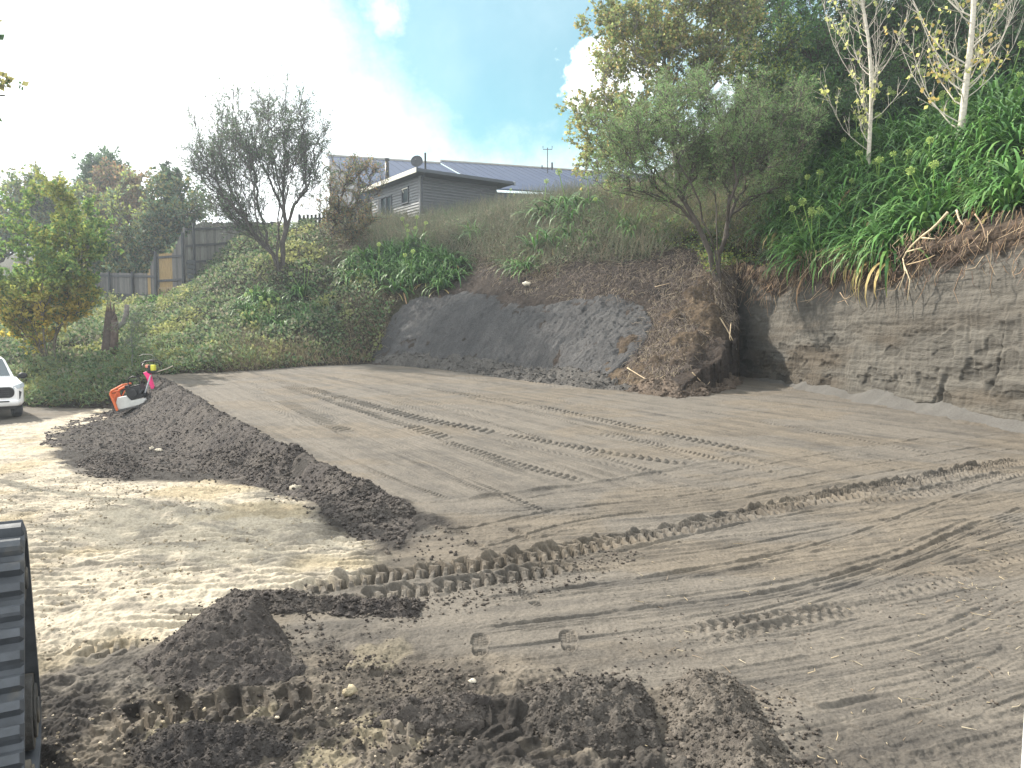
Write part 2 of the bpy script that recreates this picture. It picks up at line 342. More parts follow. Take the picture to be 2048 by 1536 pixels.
# ------------------------------------------------------------------ ground surface relief
def P2(pts): return np.array([on_floor(u, v)[:2] for u, v in pts])
def smoothline(P, k=3):
    for _ in range(k):
        Q = [P[0]]
        for i in range(len(P)-1): Q += [P[i]*0.75+P[i+1]*0.25, P[i]*0.25+P[i+1]*0.75]
        Q.append(P[-1]); P = np.array(Q)
    return P
TR = [ # kind, pixels, width, depth, pitch
 ('pits', [(1060,810),(1160,830),(1300,862),(1520,907)], 0.26, 0.040, 0.16),
 ('pits', [(1000,866),(1150,895),(1390,932)], 0.24, 0.038, 0.15),
 ('pits', [(980,875),(1200,925),(1330,955)], 0.10, 0.014, 0.15),
 ('pits', [(880,880),(1040,930),(1175,965)], 0.22, 0.035, 0.14),
 ('pits', [(1170,862),(1300,885),(1400,930)], 0.22, 0.014, 0.15),
 ('ribs', [(520,752),(660,790),(830,838),(1000,868)], 0.34, 0.045, 0.20),
 ('ribs', [(560,770),(700,815),(900,880)], 0.30, 0.035, 0.20),
 ('ribs', [(560,800),(640,840),(700,868)], 0.36, 0.03, 0.2),
 ('ribs', [(690,745),(860,778),(1060,810)], 0.30, 0.022, 0.18),
 ('pits', [(400,790),(540,850),(760,950),(910,1003)], 0.10, 0.020, 0.07),
 ('pits', [(470,770),(640,850),(800,915),(985,990)], 0.09, 0.016, 0.07),
 ('lines', [(370,770),(560,860),(760,960),(880,1010)], 0.18, 0.014, 0.1),
 ('lines', [(770,745),(1000,790),(1200,830),(1420,870)], 0.22, 0.018, 0.1),
 ('lines', [(900,745),(1100,775),(1330,800),(1560,850)], 0.2, 0.012, 0.1),
 ('berm', [(910,1002),(1030,985),(1180,968),(1400,928),(1500,905)], 0.07, 0.028, 0.1),
 ('lug', [(560,1192),(730,1158),(900,1140),(1100,1112),(1290,1075),(1440,1045),(1600,1005),(1780,975),(2060,918)], 0.30, 0.066, 0.115),
 ('lug', [(560,1225),(700,1205),(860,1180),(1060,1150),(1180,1125)], 0.24, 0.06, 0.115),
 ('lug', [(1700,1010),(1850,985),(2060,940)], 0.24, 0.035, 0.12),
 ('lines', [(860,1078),(1000,1045),(1130,1018),(1400,992),(1700,935),(2060,880)], 0.10, 0.022, 0.1),
 ('lines', [(930,1110),(1040,1080),(1150,1042),(1400,1015),(1800,940),(2060,893)], 0.10, 0.020, 0.1),
 ('lines', [(1250,870),(1400,850),(1600,825),(1800,815)], 0.25, 0.012, 0.1),
 ('lines', [(1480,860),(1650,840),(1850,860),(2060,900)], 0.3, 0.012, 0.1),
 ('lines', [(900,1208),(1200,1175),(1500,1130),(1720,1070),(1900,1000),(2060,950)], 0.10, 0.026, 0.1),
 ('lines', [(930,1266),(1250,1228),(1500,1200),(1620,1175),(1800,1125),(1930,1065),(2060,1022)], 0.11, 0.028, 0.1),
 ('lines', [(1560,1185),(1700,1160),(1830,1110),(1940,1055),(2060,1012)], 0.06, 0.018, 0.1),
 ('lug', [(1300,1275),(1420,1255),(1560,1235),(1740,1205)], 0.12, 0.026, 0.09),
 ('lug', [(1370,1292),(1500,1268),(1650,1235),(1760,1215)], 0.10, 0.022, 0.10),
 ('pits', [(1740,1205),(1900,1160),(2060,1100)], 0.2, 0.014, 0.11),
 ('lines', [(1830,1368),(1900,1368),(2010,1364)], 0.05, 0.024, 0.1),
 ('lines', [(1930,1455),(2000,1450),(2100,1452)], 0.07, 0.026, 0.1),
 ('lines', [(1500,1365),(1700,1335),(1900,1290),(2060,1200)], 0.10, 0.010, 0.1),
 ('lines', [(1650,1500),(1850,1450),(2060,1380)], 0.14, 0.010, 0.1),
 ('lug', [(60,1500),(220,1455),(420,1425),(600,1408),(740,1412)], 0.30, 0.048, 0.12),
 ('lug', [(560,1560),(700,1500),(820,1455),(960,1440),(1060,1470),(1200,1540)], 0.26, 0.03, 0.115),
 ('lug', [(60,1300),(200,1302),(330,1298)], 0.22, 0.045, 0.10),
]
rt = random.Random(4)
def _par(n):
    out_ = []
    for i in range(n):
        o = rt.uniform(0.4, 10.5); a = rt.uniform(0.08, 0.5); b = rt.uniform(a+0.4, 1.05)
        # lines parallel with the pad's left edge
        A_ = np.array([-11.5+o*0.86, 25.0+o*0.52+2.5]); B_ = np.array([-1.0+o*0.80, 8.8+o*0.30]); k = rt.choice(['lines', 'lines', 'thin', 'thin', 'pits', 'thin'])
        out_.append((k, np.array([A_+(B_-A_)*a, A_+(B_-A_)*b]), rt.uniform(0.05, 0.3), rt.uniform(0.010, 0.022), rt.uniform(0.06, 0.12)))
    return out_
def _sweep(n):
    out_ = []
    base_ = [[(930,1266),(1250,1228),(1500,1200),(1620,1175),(1800,1125),(1930,1065),(2060,1022)], [(900,1208),(1200,1175),(1500,1130),(1720,1070),(1900,1000),(2060,950)], [(860,1078),(1000,1045),(1130,1018),(1400,992),(1700,935),(2060,880)], [(1200,1400),(1500,1370),(1700,1335),(1900,1290),(2060,1200)], [(1380,795),(1480,800),(1650,820),(1850,850),(2060,890)], [(1250,860),(1400,840),(1600,818),(1750,812),(1900,830)], [(1150,1010),(1400,950),(1650,900),(1850,870),(2000,862)]]
    for i in range(n):
        P = rt.choice(base_); dv = rt.choice((rt.uniform(-45, 12), rt.uniform(75, 120))); k0 = rt.randrange(0, max(1, len(P)-3)); k1 = rt.randrange(k0+2, len(P)+1)
        out_.append((rt.choice(['thin', 'thin', 'lines']), smoothline(P2([(u, v+dv) for u, v in P[k0:k1]]), 2), rt.uniform(0.04, 0.14), rt.uniform(0.006, 0.013), 0.08))
    return out_
BOOT = [(960, 1290, 0.02), (1137, 1283, -0.05), (1040, 1068, 0.5), (1062, 1196, 0.3), (958, 1093, 0.6)]
TRW = _par(95)+_sweep(52)+[(k, smoothline(P2(p)), w, d, pt) for k, p, w, d, pt in TR]
def poly_mask(x, y, P):
    inside = np.zeros(np.shape(x), bool); n = len(P)
    for i in range(n):
        x1, y1 = P[i]; x2, y2 = P[(i+1) % n]
        c = ((y1 > y) != (y2 > y)) & (x < (x2-x1)*(y-y1)/(y2-y1+1e-12)+x1); inside ^= c
    return inside
def poly_sd(x, y, P):
    d, _ = seg_sd(x, y, np.vstack([P, P[:1]])); m = poly_mask(x, y, P); return np.where(m, np.abs(d), -np.abs(d))
CLAY = P2([(-900,1010),(-200,850),(0,852),(110,838),(210,815),(330,812),(200,850),(110,905),(150,950),(280,965),(420,958),(560,985),(700,1060),(760,1110),(720,1160),(560,1180),(430,1215),(330,1270),(200,1300),(80,1330),(-300,1400),(-900,1300)])
DARK = P2([(250,820),(330,770),(420,820),(600,910),(800,1000),(880,1050),(840,1110),(740,1110),(690,1050),(580,990),(440,960),(250,960),(130,930),(90,880)])
def ground_relief(x, y, rows=None, ncol=0):
    h = np.zeros(len(x))
    far = sstep(60, 30, y)
    # direction-stretched scraping marks: along the pad on the pad, sweeping across in front
    a1 = math.radians(-58); u1 = x*math.cos(a1)+y*math.sin(a1); v1 = -x*math.sin(a1)+y*math.cos(a1)
    cross = y-(9.3+0.30*x); padm = sstep(-0.5, 0.6, cross)
    a2 = math.radians(16); u2 = x*math.cos(a2)+y*math.sin(a2); v2 = -x*math.sin(a2)+y*math.cos(a2)-0.02*x*x
    scr1 = fbm(u1*0.2, v1*8, 3, 4, gain=0.7); scr2 = fbm(u2*0.22, v2*11, 5, 4, gain=0.7)
    d, s = seg_sd(x, y, PE); right = sstep(-0.2, 0.3, d)
    h += (padm*scr1*0.022+(1-padm)*scr2*0.022)*right
    stepn = fbm(u2*0.6, v2*3.2, 9, 4); h += (1-padm)*right*0.010*sstep(0.12, 0.15, stepn)
    h += 0.012*fbm(x*1.1, y*1.1, 21, 3)+0.011*fbm(x*8, y*8, 23, 4, gain=0.7)
    cd = poly_sd(x, y, CLAY); clay = sstep(-0.12, 0.12, cd+0.18*fbm(x*2.2, y*2.2, 31, 3))
    a3 = math.radians(12); u3 = x*math.cos(a3)+y*math.sin(a3); v3 = -x*math.sin(a3)+y*math.cos(a3)
    rib = np.abs(((v3+0.10*fbm(x*0.8, y*0.8, 33, 2))/0.13) % 1-0.5)*2
    ribm = sstep(0.0, 0.3, fbm(x*0.55+3, y*0.7, 35, 2)+0.28)
    lump = fbm(x*7, y*7, 37, 4, gain=0.62)
    h += clay*(0.042*ribm*(sstep(0.25, 0.75, rib)-0.5)*(0.6+0.6*noise(x*3, y*5, 39))+0.050*lump*(1-0.4*ribm)+0.03*fbm(x*1.8, y*1.8, 41, 2))
    roughn = sstep(5.6, 3.8, y+0.35*np.abs(x+1.2)*(x > -1.2)+0.4*noise(x, y, 43))
    rl = fbm(x*11, y*11, 45, 4, gain=0.62); h += roughn*(0.05*rl+0.05*sstep(0.1, 0.6, fbm(x*3, y*3, 46, 2)))
    left = 1-right; dk = sstep(-0.2, 0.15, poly_sd(x, y, DARK)+0.25*noise(x*2.1, y*2.1, 47))
    h += dk*0.05*fbm(x*6, y*6, 49, 4, gain=0.65)
    trk = np.zeros(len(x))
    for i, (k, P, w, dep, pt) in enumerate(TRW):
        m_ = w*0.5+0.16; II = []; DD = []; SS_ = []; acc = 0
        for j in range(len(P)-1):
            p, q = P[j], P[j+1]; dv_ = q-p; Ls = np.hypot(*dv_)
            y0, y1 = min(p[1], q[1])-m_, max(p[1], q[1])+m_; x0, x1 = min(p[0], q[0])-m_, max(p[0], q[0])+m_
            if rows is not None:
                r0, r1 = np.searchsorted(rows, [y0, y1]); r1 = min(r1, len(rows))
                sl = slice(r0*ncol, r1*ncol); ix = np.nonzero((x[sl] > x0) & (x[sl] < x1))[0]+r0*ncol
            else: ix = np.nonzero((x > x0) & (x < x1) & (y > y0) & (y < y1))[0]
            if len(ix):
                t = np.clip(((x[ix]-p[0])*dv_[0]+(y[ix]-p[1])*dv_[1])/Ls**2, 0, 1); ex = x[ix]-p[0]-t*dv_[0]; ey = y[ix]-p[1]-t*dv_[1]; dd = np.hypot(ex, ey); kk = dd < m_
                II.append(ix[kk]); DD.append((dd*np.sign(dv_[0]*ey-dv_[1]*ex))[kk]); SS_.append((acc+t*Ls)[kk])
            acc += Ls
        if not II: continue
        II = np.concatenate(II); DD = np.concatenate(DD); SS_ = np.concatenate(SS_)
        if not len(II): continue
        o_ = np.lexsort((np.abs(DD), II)); II, DD, SS_ = II[o_], DD[o_], SS_[o_]; f_ = np.ones(len(II), bool); f_[1:] = II[1:] != II[:-1]
        idx, dd, ss = II[f_], DD[f_], SS_[f_]; X = x[idx]; Y = y[idx]; ad = np.abs(dd); L = acc
        fade = sstep(0, 0.5, ss)*sstep(0, 0.5, L-ss); wob = noise(X*2.3, Y*2.3, 60+i); am = (np.clip(0.8+0.5*wob, 0.3, 1.15) if k != 'lug' else np.clip(1+0.3*wob, 0.7, 1.2))*fade
        g = np.zeros(len(X)); ins = sstep(w/2+0.02, w/2-0.01, ad)
        rim = np.exp(-((ad-w/2-0.02)/0.03)**2)
        if k == 'thin': g = dep*(-np.exp(-(dd/0.012)**2)+0.9*np.exp(-((dd-0.024)/0.010)**2)) if i % 2 else 0.6*dep*(sstep(0.4, 0.7, np.abs(((ss+0.3*ad)/0.05) % 1-0.5)*2)-0.4)*ins
        elif k == 'lines':
            g = -0.8*dep*(np.exp(-((dd-w/2)/0.013)**2)+np.exp(-((dd+w/2)/0.013)**2)+0.6*np.exp(-(dd/0.012)**2))+0.6*dep*(np.exp(-((dd-w/2-0.028)/0.012)**2)+np.exp(-((dd+w/2+0.028)/0.012)**2)) - 0.1*dep*ins
            g *= 0.75+0.35*noise(X*16, Y*16, 61)
        elif k == 'berm': g = dep*np.exp(-(dd/0.045)**2)
        elif k == 'pits':
            side = np.where(dd > 0, 0.5, 0.0); ph = ((ss+0.25*ad)/pt+side) % 1; 
            pit = sstep(0.5, 0.2, np.abs(ph-0.5)*2)*sstep(w/2, w/2-0.03, ad)*sstep(0.0, 0.03, ad); g = -dep*pit+0.45*dep*sstep(0.55, 0.9, np.abs(ph-0.5)*2)*ins
        elif k == 'ribs':
            ph = ((ss+0.5*dd)/pt) % 1; g = dep*(sstep(0.2, 0.7, np.abs(ph-0.5)*2)-0.5)*ins+0.4*dep*rim
        else:
            side = np.where(dd > 0, 0.5, 0.0); ph = ((ss+0.35*ad)/pt+side+0.05*wob) % 1; bar = sstep(0.56, 0.68, np.abs(ph-0.5)*2)
            g = ins*(-dep*0.45+dep*0.9*bar*(0.85+0.3*noise(X*13, Y*13, 7)))+rim*dep*np.where(dd*np.sign(P[-1][0]-P[0][0]) > 0, 0.75, 0.18)*(0.3+0.9*np.clip(noise(X*9, Y*9, 99+i)+0.4, 0, 1))
            np.maximum.at(trk, idx, ins*fade*0.8)
        h[idx] = h[idx]*(1-0.5*ins*fade)+g*am*(1.7 if k in ('pits', 'ribs', 'berm') else 1.3 if k == 'lug' else 1.05)
    for u, v, a in BOOT:
        p = on_floor(u, v); c, s_ = math.cos(a), math.sin(a)
        idx = np.nonzero((np.abs(x-p[0]) < 0.3) & (np.abs(y-p[1]) < 0.3))[0]
        X = x[idx]-p[0]; Y = y[idx]-p[1]; a_ = X*c+Y*s_; b_ = -X*s_+Y*c
        wd = np.where(b_ > 0.0, 0.058, 0.046); e = (np.abs(a_)/wd)**2.6+(np.abs(b_-0.005)/0.185)**3.5
        m = sstep(1.25, 0.85, e); arch = sstep(0.02, 0.035, np.abs(b_+0.045))
        tread = sstep(0.0, 0.4, np.sin(b_/0.0068)*np.where(np.abs(a_) < 0.012, -1, 1))
        h[idx] = h[idx]*(1-m*0.8)+m*arch*(-0.028+0.018*tread)+0.004*sstep(1.0, 1.25, e)*sstep(1.9, 1.3, e)
    for u, v, a in BOOT: pass
    tal = sstep(1.3, 0.0, -seg_sd(x, y, CL)[0]); h += tal*0.05*fbm(x*4, y*4, 71, 3)
    return h*far, clay, roughn, dk, padm*right, trk
def lerp3(a, b, t): return np.asarray(a)+(np.asarray(b)-np.asarray(a))*t[:, None]
SAND = (0.250, 0.222, 0.188); SANDD = (0.135, 0.124, 0.112); SOIL = (0.062, 0.056, 0.052); PALE = (0.72, 0.63, 0.49); GREY = (0.16, 0.155, 0.145)
def ground_color(x, y, clay, rough, dk, padm, trk):
    n1 = 0.5+0.5*fbm(x*0.5, y*0.9, 81, 4); n2 = 0.5+0.5*fbm(x*3, y*3, 83, 4, gain=0.65)
    a2 = math.radians(16); u2 = x*math.cos(a2)+y*math.sin(a2); v2 = -x*math.sin(a2)+y*math.cos(a2)
    a1 = math.radians(-58); u1 = x*math.cos(a1)+y*math.sin(a1); v1 = -x*math.sin(a1)+y*math.cos(a1)
    n3 = 0.5+0.5*(fbm(u2*0.3, v2*7, 85, 4, gain=0.6)*(1-padm)+fbm(u1*0.25, v1*5, 86, 4, gain=0.6)*padm)
    c = lerp3(SAND, SANDD, np.clip(0.22+1.1*(n2-0.5)+1.5*(n3-0.5)+0.4*(n1-0.5), 0, 1))
    c = lerp3(c, np.array(c)*np.array((1.06, 1.02, 0.96)), sstep(0.45, 0.6, n1))
    pc = lerp3(PALE, (0.36, 0.32, 0.265), np.clip(sstep(0.42, 0.66, 0.5+0.5*fbm(x*2.5, y*4, 87, 4, gain=0.65))*0.75, 0, 1))
    pc = lerp3(pc, (0.50, 0.40, 0.24), sstep(0.1, 0.45, fbm(x*0.7+5, y*0.9, 89, 3))*0.6)
    c = np.where((clay > 0)[:, None], c*(1-clay[:, None])+pc*clay[:, None], c)
    edge = sstep(0.25, 0.55, n2); c = c*(1-(rough*0.97*edge*(1-clay*0.2))[:, None])+np.array(SOIL)*(rough*0.97*edge*(1-clay*0.2))[:, None]
    pl = rough*sstep(0.25, 0.4, fbm(x*2.4+7, y*2.4, 91, 3))*(x < -0.2); c = c*(1-pl[:, None])+np.array((0.36, 0.31, 0.22))*pl[:, None]
    dkk = np.clip(dk*1.1*sstep(-0.1, 0.3, n2+0.1), 0, 1)*0.95; c = c*(1-dkk[:, None])+np.array(SOIL)*dkk[:, None]
    c = c*(1-0.25*trk*sstep(0.4, 0.7, n2))[:, None]
    return c
# fan grid: fine in the foreground, coarse far away
def fan(y0, y1, ny, ang, nx, y_off=3.0):
    ky = np.linspace(1/(y0+y_off), 1/(y1+y_off), ny)**-1-y_off
    ta = np.linspace(-ang, ang, nx)
    return ky, ta
NY, NX = 1500, 1700
ky = np.concatenate([np.linspace(-3, 1.8, 40)[:-1], (np.linspace((1/4.8), (1/48.0), NY-90)**-1-3.0), np.geomspace(47, 112, 40)])
ta = np.tan(np.concatenate([np.linspace(R(-52), R(-33), 71)[:-1], np.linspace(R(-33), R(33), NX-140), np.linspace(R(33), R(52), 71)[1:]]))
Yg = np.repeat(ky, NX); Xg = (Yg+3.3)*np.tile(ta, len(ky)); Xg = np.where(Yg > 0, Xg, Xg*1.0)
rel, clay, rough, dk, padm, trk = ground_relief(Xg, Yg, ky, NX)
Zg = floor_z(Xg, Yg)+rel
cg = ground_color(Xg, Yg, clay, rough, dk, padm, trk)
def gridfaces(ny, nx):
    i = np.arange(ny-1)[:, None]*nx+np.arange(nx-1)[None, :]; i = i.ravel()
    return np.stack([i, i+1, i+1+nx, i+nx], 1)
me = npmesh('ground', np.stack([Xg, Yg, Zg], 1), gridfaces(len(ky), NX), cg, True)
tag(link('ground', me, M['ground']), kind='structure')

# ------------------------------------------------------------------ hillside
BARE_FLIP = True
def build_hill():
    ky = np.concatenate([np.linspace(0.5, 13, 26)[:-1], np.geomspace(13, 47, 420)[:-1], np.geomspace(47, 112, 40)])
    ta = np.tan(np.linspace(R(-52), R(52), 800)); Y = np.repeat(ky, 800); X = (Y+2.0)*np.tile(ta, len(ky))
    hz = hill(X, Y); f = floor_z(X, Y)
    up = sstep(0.0, 1.0, hz-f)
    hz = hz+up*(0.14*fbm(X*1.1, Y*1.1, 101, 4, gain=0.6)+0.09*fbm(X*4, Y*4, 103, 4, gain=0.6))
    spn = sstep(2.2, 0.8, np.abs(seg_sd(X, Y, np.array([(7.2, 27.0), (5.2, 24.6), (4.2, 21.0)]))[0]))*up; hz = hz+spn*(0.30*fbm(X*1.1, Y*1.1, 131, 2)+0.13*fbm(X*4.5, Y*4.5, 132, 4, gain=0.65)-0.02)
    z = np.maximum(hz, f-0.5); V = np.stack([X, Y, z], 1)
    # colours: earth where the bank was cut (brown), green-brown litter elsewhere, rust-orange on the spur
    n = 0.5+0.5*fbm(X*1.6, Y*1.6, 107, 4, gain=0.6); brown = lerp3((0.115, 0.090, 0.074), (0.062, 0.052, 0.047), n)
    litter = lerp3((0.05, 0.06, 0.03), (0.11, 0.09, 0.06), n)
    dt, s = seg_sd(X, Y, np.array([(-7, 33), (-3.5, 35), (-.5, 34.5), (2, 32.5), (5, 30), (7.5, 29), (8.8, 28.5), (9.6, 24), (10.0, 20), (10.8, 15), (12, 2)]))
    bare = sstep(0.3, -0.3, -dt+0.35*noise(X*2, Y*2, 109))
    bare = sstep(-0.5, 0.3, -dt+0.3*noise(X*2, Y*2, 109)) if BARE_FLIP else sstep(-0.3, 0.5, dt+0.3*noise(X*2, Y*2, 109))
    # walking from far-left to near-right, +d lies on the camera side
    c = lerp3(litter[0], litter[0], np.zeros(len(X))); c = litter*(1-bare[:, None])+brown*bare[:, None]
    sp = sstep(1.8, 0.6, np.abs(seg_sd(X, Y, np.array([(7.2, 27.0), (5.2, 24.6), (3.2, 22.6)]))[0]))*sstep(28.5, 26.5, Y)
    tan_ = lerp3((0.235, 0.175, 0.12), (0.12, 0.09, 0.068), sstep(0.35, 0.75, 0.5+0.5*fbm(X*5, Y*5, 111, 4, gain=0.65)))
    c = c*(1-sp[:, None])+tan_*sp[:, None]
    Fq = gridfaces(len(ky), 800); keep = (hz-f > -0.35)[Fq].any(1)&((z-f) > -0.45)[Fq].any(1); Fq = Fq[keep]
    me = npmesh('hillside', V, Fq, c, True); return tag(link('hillside', me, M['hill']), kind='structure')
HILL = build_hill()

# ------------------------------------------------------------------ the cut face
def build_cliff():
    S = np.concatenate([[0], np.cumsum(np.hypot(*np.diff(CL, axis=0).T))]); L = S[-1]
    ns = 900; s = np.concatenate([np.linspace(0, 17, 720), np.linspace(17, L, 181)[1:]]); ns = len(s)
    cx = np.interp(s, S, CL[:, 0]); cy = np.interp(s, S, CL[:, 1])
    tx = np.gradient(cx, s); ty = np.gradient(cy, s); ln = np.hypot(tx, ty); nx_ = ty/ln; ny_ = -tx/ln      # points to -x (into the pit)
    nx_, ny_ = np.where(nx_ < 0, nx_, -nx_), np.where(nx_ < 0, ny_, -ny_)
    nt_ = 230; t = np.linspace(0, 1, nt_)
    topx = cx-nx_*0.75; topy = cy-ny_*0.75; tz = hill_raw(topx, topy)
    fz = floor_z(cx, cy); SS = np.repeat(s[:, None], nt_, 1); T = np.repeat(t[None, :], ns, 0)
    rim = tz-0.35+0.15*fbm(s*0.8, s*0, 3, 3)
    tv = np.clip(T/0.86, 0, 1); z = fz[:, None]-0.3+(rim-fz+0.3)[:, None]*tv
    off = 0.34-0.42*tv**1.3                              # leans back a little
    # sloping top edge folds back on to the hillside
    k = np.clip((T-0.86)/0.14, 0, 1); z = z+(tz+0.05-rim)[:, None]*k; off = off-0.95*k
    band = 1.0-0.25*sstep(6, 14, SS); 
    st = fbm(SS*0.5, z*7, 201, 4, gain=0.6); big = fbm(SS*0.55, z*0.8, 203, 4); 
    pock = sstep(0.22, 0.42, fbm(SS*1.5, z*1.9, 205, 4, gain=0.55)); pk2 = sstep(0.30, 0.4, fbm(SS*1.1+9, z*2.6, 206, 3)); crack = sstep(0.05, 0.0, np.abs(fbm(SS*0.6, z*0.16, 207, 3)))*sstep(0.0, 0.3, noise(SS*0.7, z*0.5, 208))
    vert = fbm(SS*7, z*0.9, 209, 3)
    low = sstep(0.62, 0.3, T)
    disp = 0.022*st+0.13*big-0.075*pock*(0.08+0.45*low)-0.025*pk2*low-0.16*crack*low*0.35+0.022*vert+0.012*fbm(SS*12, z*12, 211, 3)+0.010*fbm(SS*1.2, z*22, 212, 2)
    step = 0.05*sstep(0.02, -0.02, z-(2.3+0.5*fbm(SS*0.8, z*0, 213, 3)))*sstep(-0.2, 0.3, noise(SS*0.9, z*0+3, 214)); disp = disp+step
    soil = sstep(-0.14, 0.06, z-(tz[:, None]-0.85-0.42*fbm(s*0.55, s*0, 215, 3)[:, None]-0.32*np.exp(-((s-7.0)/2.2)**2)[:, None]+0.16*fbm(SS*3, z*3, 216, 3)))
    disp = disp+soil*(0.14*fbm(SS*3.3, z*3.3, 217, 4, gain=0.62)+0.04)
    disp = disp*sstep(1.0, 0.9, T)
    X = cx[:, None]+nx_[:, None]*(off+disp); Y = cy[:, None]+ny_[:, None]*(off+disp)
    ends = sstep(0, 0.3, SS)
    c1 = lerp3((0.225, 0.208, 0.180), (0.160, 0.148, 0.129), np.clip(0.5+0.9*st.ravel()+0.3*big.ravel(), 0, 1))
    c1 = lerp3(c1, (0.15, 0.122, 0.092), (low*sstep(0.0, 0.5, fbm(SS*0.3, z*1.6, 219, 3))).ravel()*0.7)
    br = lerp3((0.15, 0.11, 0.08), (0.085, 0.066, 0.052), 0.5+0.5*fbm(SS.ravel()*2.5, z.ravel()*2.5, 221, 4))
    c = c1*(1-soil.ravel()[:, None])+br*soil.ravel()[:, None]
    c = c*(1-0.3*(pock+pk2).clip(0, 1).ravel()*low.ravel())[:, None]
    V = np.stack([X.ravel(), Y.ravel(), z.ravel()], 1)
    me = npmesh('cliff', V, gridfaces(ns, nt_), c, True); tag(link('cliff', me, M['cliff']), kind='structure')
    # apron of fine dry sand that has run down the face
    ns2, nt2 = 500, 26; s = np.linspace(1.0, 17, ns2); cx = np.interp(s, S, CL[:, 0]); cy = np.interp(s, S, CL[:, 1])
    hgt = np.clip(0.34+0.26*fbm(s*0.6, s*0, 230, 4), 0.05, 0.85)*sstep(1.5, 4.5, s)
    ts = np.linspace(0, 1, nt2)
    o = -0.02+(0.18+hgt*1.25)[:, None]*ts[None, :]; z = (hgt[:, None]*(1-ts[None, :])**1.15)-0.03
    X = cx[:, None]-o-0.08; Y = cy[:, None]-o*0.15; z = z+floor_z(X, Y)+0.015*fbm(X*6, Y*6, 232, 3)*(1-ts)[None, :]
    c = lerp3((0.22, 0.21, 0.195), (0.165, 0.155, 0.143), 0.5+0.5*fbm(X.ravel()*3, Y.ravel()*3, 233, 3))
    me = npmesh('sand_slope', np.stack([X.ravel(), Y.ravel(), z.ravel()], 1), gridfaces(ns2, nt2), c, True)
    tag(link('sand_slope', me, M['ground']), kind='structure')
build_cliff()

# ------------------------------------------------------------------ heaps of soil (each a thing)
def clods_into(V0, n, rmin, rmax, seed, col, sink=0.3):
    """irregular lumps at points V0 (rows chosen at random); returns verts, faces, colours"""
    rg = np.random.default_rng(seed)
    ph = (1+5**.5)/2; ico = np.array([(-1, ph, 0), (1, ph, 0), (-1, -ph, 0), (1, -ph, 0), (0, -1, ph), (0, 1, ph), (0, -1, -ph), (0, 1, -ph), (ph, 0, -1), (ph, 0, 1), (-ph, 0, -1), (-ph, 0, 1)])/1.902
    fa = np.array([(0, 11, 5), (0, 5, 1), (0, 1, 7), (0, 7, 10), (0, 10, 11), (1, 5, 9), (5, 11, 4), (11, 10, 2), (10, 7, 6), (7, 1, 8), (3, 9, 4), (3, 4, 2), (3, 2, 6), (3, 6, 8), (3, 8, 9), (4, 9, 5), (2, 4, 11), (6, 2, 10), (8, 6, 7), (9, 8, 1)])
    # one subdivision
    vv = ico.tolist(); cache = {}; f2 = []
    def mid(a, b):
        k = (min(a, b), max(a, b))
        if k not in cache:
            m = (np.array(vv[a])+np.array(vv[b])); m = m/np.linalg.norm(m); cache[k] = len(vv); vv.append(m.tolist())
        return cache[k]
    for a, b, c in fa:
        p, q, r = mid(a, b), mid(b, c), mid(c, a); f2 += [(a, p, r), (b, q, p), (c, r, q), (p, q, r)]
    sph = np.array(vv); f2 = np.array(f2); k = len(sph)
    idx = rg.integers(0, len(V0), n); P = V0[idx]
    rad = rmin*(rmax/rmin)**(rg.random(n)**2.2)
    sc = 0.65+0.6*rg.random((n, 3)); 
    D = sph[None, :, :]*(1+0.38*(rg.random((n, k, 1))-0.5)*2)*sc[:, None, :]*rad[:, None, None]
    an = rg.random(n)*6.28; c_, s_ = np.cos(an)[:, None], np.sin(an)[:, None]
    D = np.stack([D[..., 0]*c_-D[..., 1]*s_, D[..., 0]*s_+D[..., 1]*c_, D[..., 2]*0.8], -1)
    V = D+P[:, None, :]+np.array([0, 0, 1])*(rad*(1-sink))[:, None, None]*0.6
    Fc = (f2[None]+(np.arange(n)*k)[:, None, None]).reshape(-1, 3)
    cc = np.asarray(col)[None, :] if np.ndim(col) == 1 else np.asarray(col)[idx]
    C = np.repeat(cc*(0.8+0.45*rg.random((n, 1))), k, 0)
    return V.reshape(-1, 3), Fc, C
